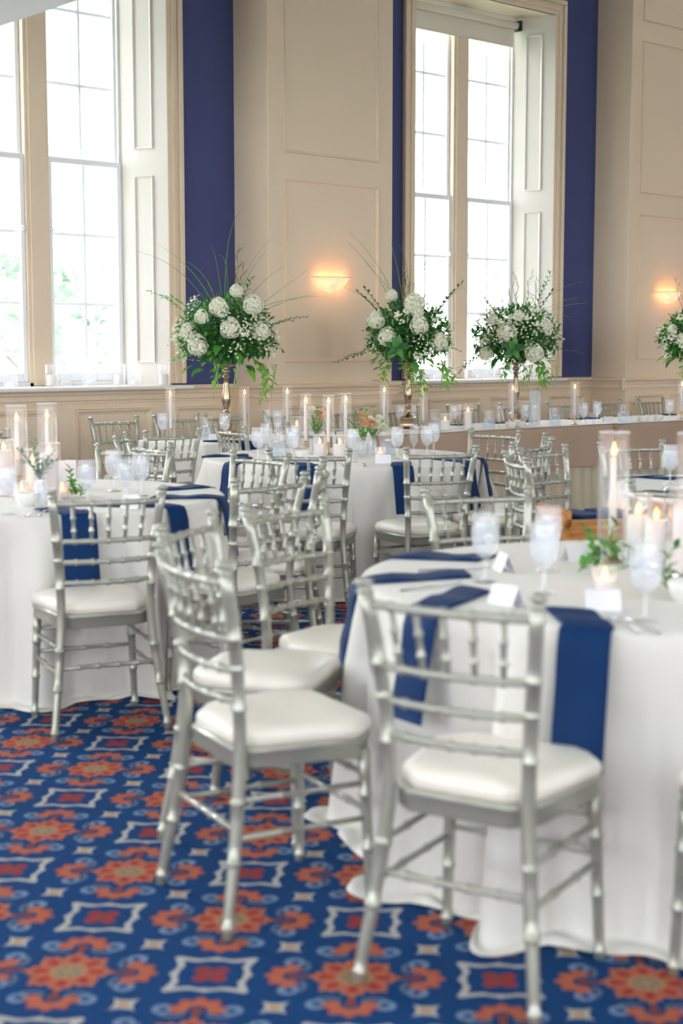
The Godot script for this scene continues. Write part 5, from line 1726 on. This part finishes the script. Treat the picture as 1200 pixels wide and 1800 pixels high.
func arrangement(at: Vector3, sd: int, label: String, half: float, heads: Array, rosettes: Array, sprays: Array, blades: Array, trails: Array, daisies: Array) -> void:
	# a wild bouquet on top of a candlestick; local +z looks into the hall, all places are local metres above the plate
	rng.seed = sd
	var t := thing("floral_arrangement", label, "flowers", at, atan2(-at.x, -at.z), "tall floral arrangements on candlesticks")
	# holder foam and hidden core
	var st := new_st()
	lathe(st, [Vector2(0.0, 0.0), Vector2(0.07, 0.0), Vector2(0.075, 0.05), Vector2(0.05, 0.085), Vector2(0.0, 0.09)], 16)
	part("flower_foam", done(st), M["dark_leaf"], t)
	var mid := Vector3(0, 0.22, 0)
	# mass of small foliage
	for lot in [["dark_leaf", leaf_small, 620, 1.2], ["green_leaf", leaf_small, 620, 1.1], ["dark_leaf", leaf_mid, 520, 0.8], ["green_leaf", leaf_mid, 200, 0.7], ["lime_leaf", leaf_small, 110, 0.95]]:
		var where := []
		for k in int(lot[2]):
			var v := Vector3(rng.randfn(), rng.randfn(), rng.randfn()).normalized()
			var p := Vector3(v.x * half * 1.05, v.y * 0.27, v.z * half * 0.9) * pow(rng.randf(), 0.35)
			if p.y < -0.12:
				p.y *= 0.75
			var dir := v * 0.6 + Vector3(rng.randfn(), rng.randfn() + 0.1, rng.randfn()) * 0.8
			where.append(Transform3D(aim(dir, Vector3(rng.randfn() * 0.4, 1, 0.2)).scaled(Vector3.ONE * lot[3] * rng.randf_range(0.7, 1.3)), mid + p))
		copies("foliage", lot[1], M[lot[0]], where, t)
	# stems of the foliage, hidden and seen
	st = new_st()
	for k in 40:
		var v := Vector3(rng.randfn(), absf(rng.randfn()) * 0.8, rng.randfn()).normalized()
		tube(st, bend(Vector3(0, 0.05, 0), Vector3(v.x * half * 0.4, 0.18, v.z * half * 0.4), mid + Vector3(v.x * half, v.y * 0.22, v.z * half * 0.8), 4), even(5, 0.002), 4)
	part("stems", done(st), M["stem_green"], t)
	# separate larger leaves round the lower half
	for k in 46:
		var a := TAU * k / 46.0 + rng.randf() * 0.2
		var y := rng.randf_range(-0.04, 0.24)
		var q := half * (0.80 + 0.2 * rng.randf()) * (1.0 - 0.35 * absf(y - 0.15))
		var l := part("leaf", leaf_big if k % 3 == 0 else leaf_mid, M["green_leaf"] if k % 4 < 2 else (M["lime_leaf"] if k % 4 == 2 and y < 0.1 else M["dark_leaf"]), t, Vector3(cos(a) * q * 0.85, y, sin(a) * q * 0.75))
		l.basis = aim(Vector3(cos(a), rng.randf_range(-0.7, 0.3), sin(a))).scaled(Vector3.ONE * rng.randf_range(0.8, 1.2))
	for r in rosettes:
		for k in 9:
			var a := TAU * k / 5.0 + 0.2 if k < 5 else TAU * k / 4.0 + 0.5
			var l := part("leaf", leaf_big, M["green_leaf"] if k % 2 else M["dark_leaf"], t, Vector3(r.x, r.y, half * 0.9))
			l.basis = aim(Vector3(cos(a), sin(a), 0.35 if k < 5 else 1.3), Vector3.BACK).scaled(Vector3(1.0, 1.0, 0.95 if k < 5 else 0.75))
	# flower heads
	for h in heads:
		var z := half * 0.80 * sqrt(maxf(0.05, 1.0 - pow(h[0] / (half * 1.1), 2) - pow((h[1] - 0.24) / 0.42, 2)))
		var f := part("hydrangea_head", hydrangeas[rng.randi() % 3], M["hydrangea_petal"], t, Vector3(h[0], h[1], z - 0.025))
		f.basis = (aim(Vector3(h[0], h[1] - 0.2, z + 0.15)) * Basis(Vector3.RIGHT, PI / 2)).scaled(Vector3.ONE * h[2] / 0.080)
	for k in 5:
		var a := PI + 0.5 + k * 0.55
		var f := part("hydrangea_head", hydrangeas[k % 3], M["hydrangea_petal"], t, Vector3(cos(a) * half * 0.75, 0.2 + 0.06 * (k % 2), sin(a) * half * 0.7))
		f.basis = aim(Vector3(cos(a), 0.3, sin(a))) * Basis(Vector3.RIGHT, PI / 2)
	# filler and daisies
	for k in 26:
		var a := rng.randf() * TAU
		var y := rng.randf_range(0.05, 0.46)
		var q := half * sqrt(maxf(0.1, 1.0 - pow((y - 0.2) / 0.34, 2))) * 0.98
		var f := part("white_filler", floret_meshes[k % 2], M["hydrangea_petal"], t, Vector3(cos(a) * q * 1.06, y, sin(a) * q * 0.95))
		f.basis = aim(Vector3(cos(a), 0.4, sin(a) + 0.3))
		f.set_meta("kind", "stuff")
	for d in daisies:
		var z := half * 0.95 * sqrt(maxf(0.05, 1.0 - pow(d[0] / (half * 1.15), 2)))
		var f := part("daisy_spray", floret_meshes[2], M["hydrangea_petal"], t, Vector3(d[0], d[1], z))
		f.set_meta("kind", "stuff")
		part("daisy_hearts", floret_meshes[3], M["daisy_heart"], f)
	# leafy sprays that reach out
	for s in sprays:
		st = new_st()
		var lv := []
		var tip := Vector3(s[0], s[1], s[2])
		var start := Vector3(s[0] * 0.25, 0.12 + 0.2 * clampf(s[1], 0, 0.5), s[2] * 0.3)
		sprig(st, lv, bend(start, start.lerp(tip, 0.55) + Vector3(0, s[3], 0), tip, 10), 0.0024, 0.92, 0.021)
		add_leaves(st, leaf_small, lv)
		part("leaf_spray", done(st), M["dark_leaf"] if s[4] == 0 else M["green_leaf"], t)
	# grass blades
	for b in blades:
		st = new_st()
		var p := bend(Vector3(b[0] * 0.15, 0.25, 0.0), Vector3(b[0], b[1], b[4]), Vector3(b[2], b[3], b[4]), 14)
		var rad := PackedFloat32Array()
		for i in 15:
			rad.append(0.0034 * (1.0 - 0.8 * i / 14.0))
		tube(st, p, rad, 4)
		part("grass_blade", done(st), M["green_leaf"] if rng.randf() < 0.6 else M["lime_leaf"], t)
	# curly twigs
	for k in 7:
		st = new_st()
		var x := rng.randf_range(-0.16, 0.16)
		var z := rng.randf_range(-0.1, 0.1)
		var top := rng.randf_range(0.62, 0.86)
		var p := PackedVector3Array()
		var rad := PackedFloat32Array()
		for i in 13:
			var s := i / 12.0
			p.append(Vector3(x * (0.4 + 0.9 * s) + 0.012 * sin(s * 17 + k), 0.25 + (top - 0.25) * s, z * (0.5 + s) + 0.012 * cos(s * 13 + k)))
			rad.append(0.0026 * (1.0 - 0.6 * s))
		tube(st, p, rad, 5)
		for i in [5, 7, 9, 10, 11]:
			var d := Vector3(rng.randfn() * 0.02, 0.035, rng.randfn() * 0.02)
			tube(st, PackedVector3Array([p[i], p[i] + d * 0.6, p[i] + d + Vector3(0.006, 0.01, 0)]), PackedFloat32Array([0.0016, 0.002, 0.0012]), 4)
		part("curly_twig", done(st), M["twig_bark"], t)
	# hanging tassels and trailing vines
	for h in trails:
		st = new_st()
		var n := 10
		if h[3] == 0:
			for q in 3:
				var p := PackedVector3Array()
				var rad := PackedFloat32Array()
				for i in n + 1:
					var s := float(i) / n
					p.append(Vector3(h[0] + 0.012 * (q - 1) + 0.01 * sin(s * 5 + q), h[1] - h[2] * s * (1.0 - 0.2 * q), half * 0.55 + 0.01 * q))
					rad.append((0.006 + 0.004 * sin(i * 2.4 + q)) * (1.0 - 0.6 * s))
				tube(st, p, rad, 6)
			part("hanging_tassel", done(st), M["pale_tassel"], t)
		else:
			var lv := []
			for q in 3:
				sprig(st, lv, bend(Vector3(h[0] * 0.7, h[1], half * 0.5), Vector3(h[0], h[1] - 0.02, half * 0.62), Vector3(h[0] + 0.035 * (q - 1), h[1] - h[2] * (1.0 - 0.15 * q), half * 0.62 + 0.03 * (q - 1)), 7), 0.002, 1.0, 0.03)
			var stem := part("trailing_vine", done(st), M["stem_green"], t)
			for xf in lv:
				var l := part("leaf", leaf_mid, M["lime_leaf"], stem)
				l.transform = Transform3D(xf.basis * 0.8, xf.origin)

func sconce(at: Vector3, label: String) -> void:
	var t := thing("wall_sconce_lamp", label, "wall lamp", at, 0.0, "alabaster wall lamps on the piers")
	# a half bowl against the pier, flaring to a rim
	var st := new_st()
	var prof := [[0.0, -0.130], [0.054, -0.118], [0.090, -0.104], [0.118, -0.088], [0.140, -0.070], [0.156, -0.050], [0.170, -0.026], [0.185, -0.012], [0.215, 0.0]]
	for side in [0, 1]:
		var rows := []
		for p in prof:
			var row := PackedVector3Array()
			for k in 17:
				var a := PI * k / 16.0
				var q: float = maxf(p[0] - 0.005 * side, 0.0005)
				row.append(Vector3(cos(a) * q, p[1] + 0.004 * side, sin(a) * q * 0.62))
			rows.append(row)
		rows_mesh(st, rows, side == 1)
	part("lamp_bowl", done(st), M["alabaster_glow"], t)
	st = new_st()
	var rim := PackedVector3Array()
	for k in 17:
		var a := PI * k / 16.0
		rim.append(Vector3(cos(a) * 0.213, 0.001, sin(a) * 0.213 * 0.62))
	tube(st, rim, even(17, 0.004), 6)
	part("lamp_rim", done(st), M["white_china"], t)
	for s in [-0.09, 0.09]:
		st = new_st()
		lathe(st, [Vector2(0, -0.05), Vector2(0.012, -0.05), Vector2(0.014, -0.03), Vector2(0.016, -0.012), Vector2(0.010, 0.0), Vector2(0, 0.003)], 10)
		var b := part("lamp_bulb", done(st), M["flame_glow"], t, Vector3(s, -0.01, 0.055))
		var l := OmniLight3D.new()
		l.name = "sconce_light"
		l.light_color = Color(1.0, 0.66, 0.33)
		l.light_energy = SCONCE
		l.light_size = 0.01
		l.omni_range = 20.0
		l.omni_attenuation = 2.0
		l.shadow_enabled = true
		l.position = Vector3(0, -0.02, 0)
		b.add_child(l, true)

func crate(at: Vector3, turn: float) -> void:
	var t := thing("wooden_crate", "pale wooden crate with a cut-away end, standing behind the big right-hand round table", "crate", at, turn)
	var st := new_st()
	for s in [-1.0, 1.0]:
		st = new_st()
		# end board with a cut corner, extruded
		var poly := [Vector2(-0.17, 0.0), Vector2(0.17, 0.0), Vector2(0.17, 0.66), Vector2(0.135, 0.70), Vector2(0.17, 0.735), Vector2(0.165, 0.77), Vector2(-0.17, 0.77)]
		var fr := []
		var bk := []
		for p in poly:
			fr.append(Vector3(s * 0.25 + 0.011, p.y, p.x))
			bk.append(Vector3(s * 0.25 - 0.011, p.y, p.x))
		st.set_smooth_group(-1)
		var mid := Vector3(s * 0.25, 0.4, -0.05)
		for f in [fr, bk]:
			for k in f.size():
				face(st, [Vector3(f[0].x, 0.4, -0.05), f[k], f[(k + 1) % f.size()]], mid)
		for k in fr.size():
			var j: int = (k + 1) % fr.size()
			face(st, [fr[k], fr[j], bk[j], bk[k]], mid)
		part("end_board", done(st), M["pale_wood"], t)
	for k in 4:
		part("slat", box_mesh(Vector3(-0.239, 0.02 + k * 0.18, 0.13), Vector3(0.239, 0.19 + k * 0.18, 0.15), 0.004), M["pale_wood"], t)
		part("slat", box_mesh(Vector3(-0.239, 0.02 + k * 0.18, -0.165), Vector3(0.239, 0.19 + k * 0.18, -0.145), 0.004), M["pale_wood"], t)
	part("shelf", box_mesh(Vector3(-0.239, 0.66, -0.145), Vector3(0.239, 0.675, 0.13)), M["pale_wood"], t)
	for k in 5:
		st = new_st()
		box(st, Vector3(-0.066, 0.0, -0.11), Vector3(0.066, 0.028 + 0.006 * (k % 3), 0.11), 0.012)
		var o := part("folded_napkin", done(st), M["navy_napkin"], self)
		o.position = t.transform * Vector3(-0.14 + 0.142 * (k % 3), 0.675 + 0.042 * (k / 3), -0.01 + 0.02 * (k / 3))
		o.rotation.y = turn + 0.1 * k
		tag(o, "navy napkin folded in the wooden crate, " + ["at its left end", "in its middle", "at its right end", "topmost at the left", "topmost near the middle"][k], "napkin", "folded navy napkins in the crate")

func make_square_vase() -> Node3D:
	var t := kind_root("square_vase", "vase")
	var st := new_st()
	prism_lathe(st, [Vector2(0.001, 0.0), Vector2(0.034, 0.0), Vector2(0.036, 0.004), Vector2(0.036, 0.31), Vector2(0.033, 0.312), Vector2(0.032, 0.30), Vector2(0.032, 0.012), Vector2(0.001, 0.010)])
	part("frosted_glass", done(st), M["iced_water"], t)
	return t

func flat_napkin(at: Vector3, label: String) -> void:
	var st := new_st()
	box(st, Vector3(-0.07, 0, -0.06), Vector3(0.07, 0.012, 0.06), 0.005)
	var o := part("napkin", done(st), M["navy_napkin"], self, at)
	tag(o, label, "napkin", "navy napkins at the place settings")

func edge_napkin(at: Vector3, label: String) -> void:
	# a napkin over the long edge of a straight table
	var st := new_st()
	var rows := []
	for p in [[-0.28, CH + 0.002, 0.10], [-0.15, CH + 0.002, 0.05], [-0.03, CH + 0.002, 0.0], [0.008, CH - 0.002, 0.0], [0.017, CH - 0.02, 0.0], [0.025, CH - 0.12, 0.0], [0.034, CH - 0.24, 0.0]]:
		var row := PackedVector3Array()
		var up := Vector3(0, 1, 0) if p[0] < 0.0 else (Vector3(0, 0.7, 0.7) if p[0] < 0.01 else Vector3(0, 0, 1))
		for q in [[-1.0, 0.0], [-1.0, 0.8], [-0.9, 1.0], [0.9, 1.0], [1.0, 0.8], [1.0, 0.0], [-1.0, 0.0]]:
			row.append(Vector3(q[0] * 0.075 - p[2], p[1], p[0]) + up * 0.009 * q[1])
		rows.append(row)
	rows_mesh(st, rows)
	var o := part("napkin", done(st), M["navy_napkin"], self, at)
	tag(o, label, "napkin", "navy napkins at the place settings")
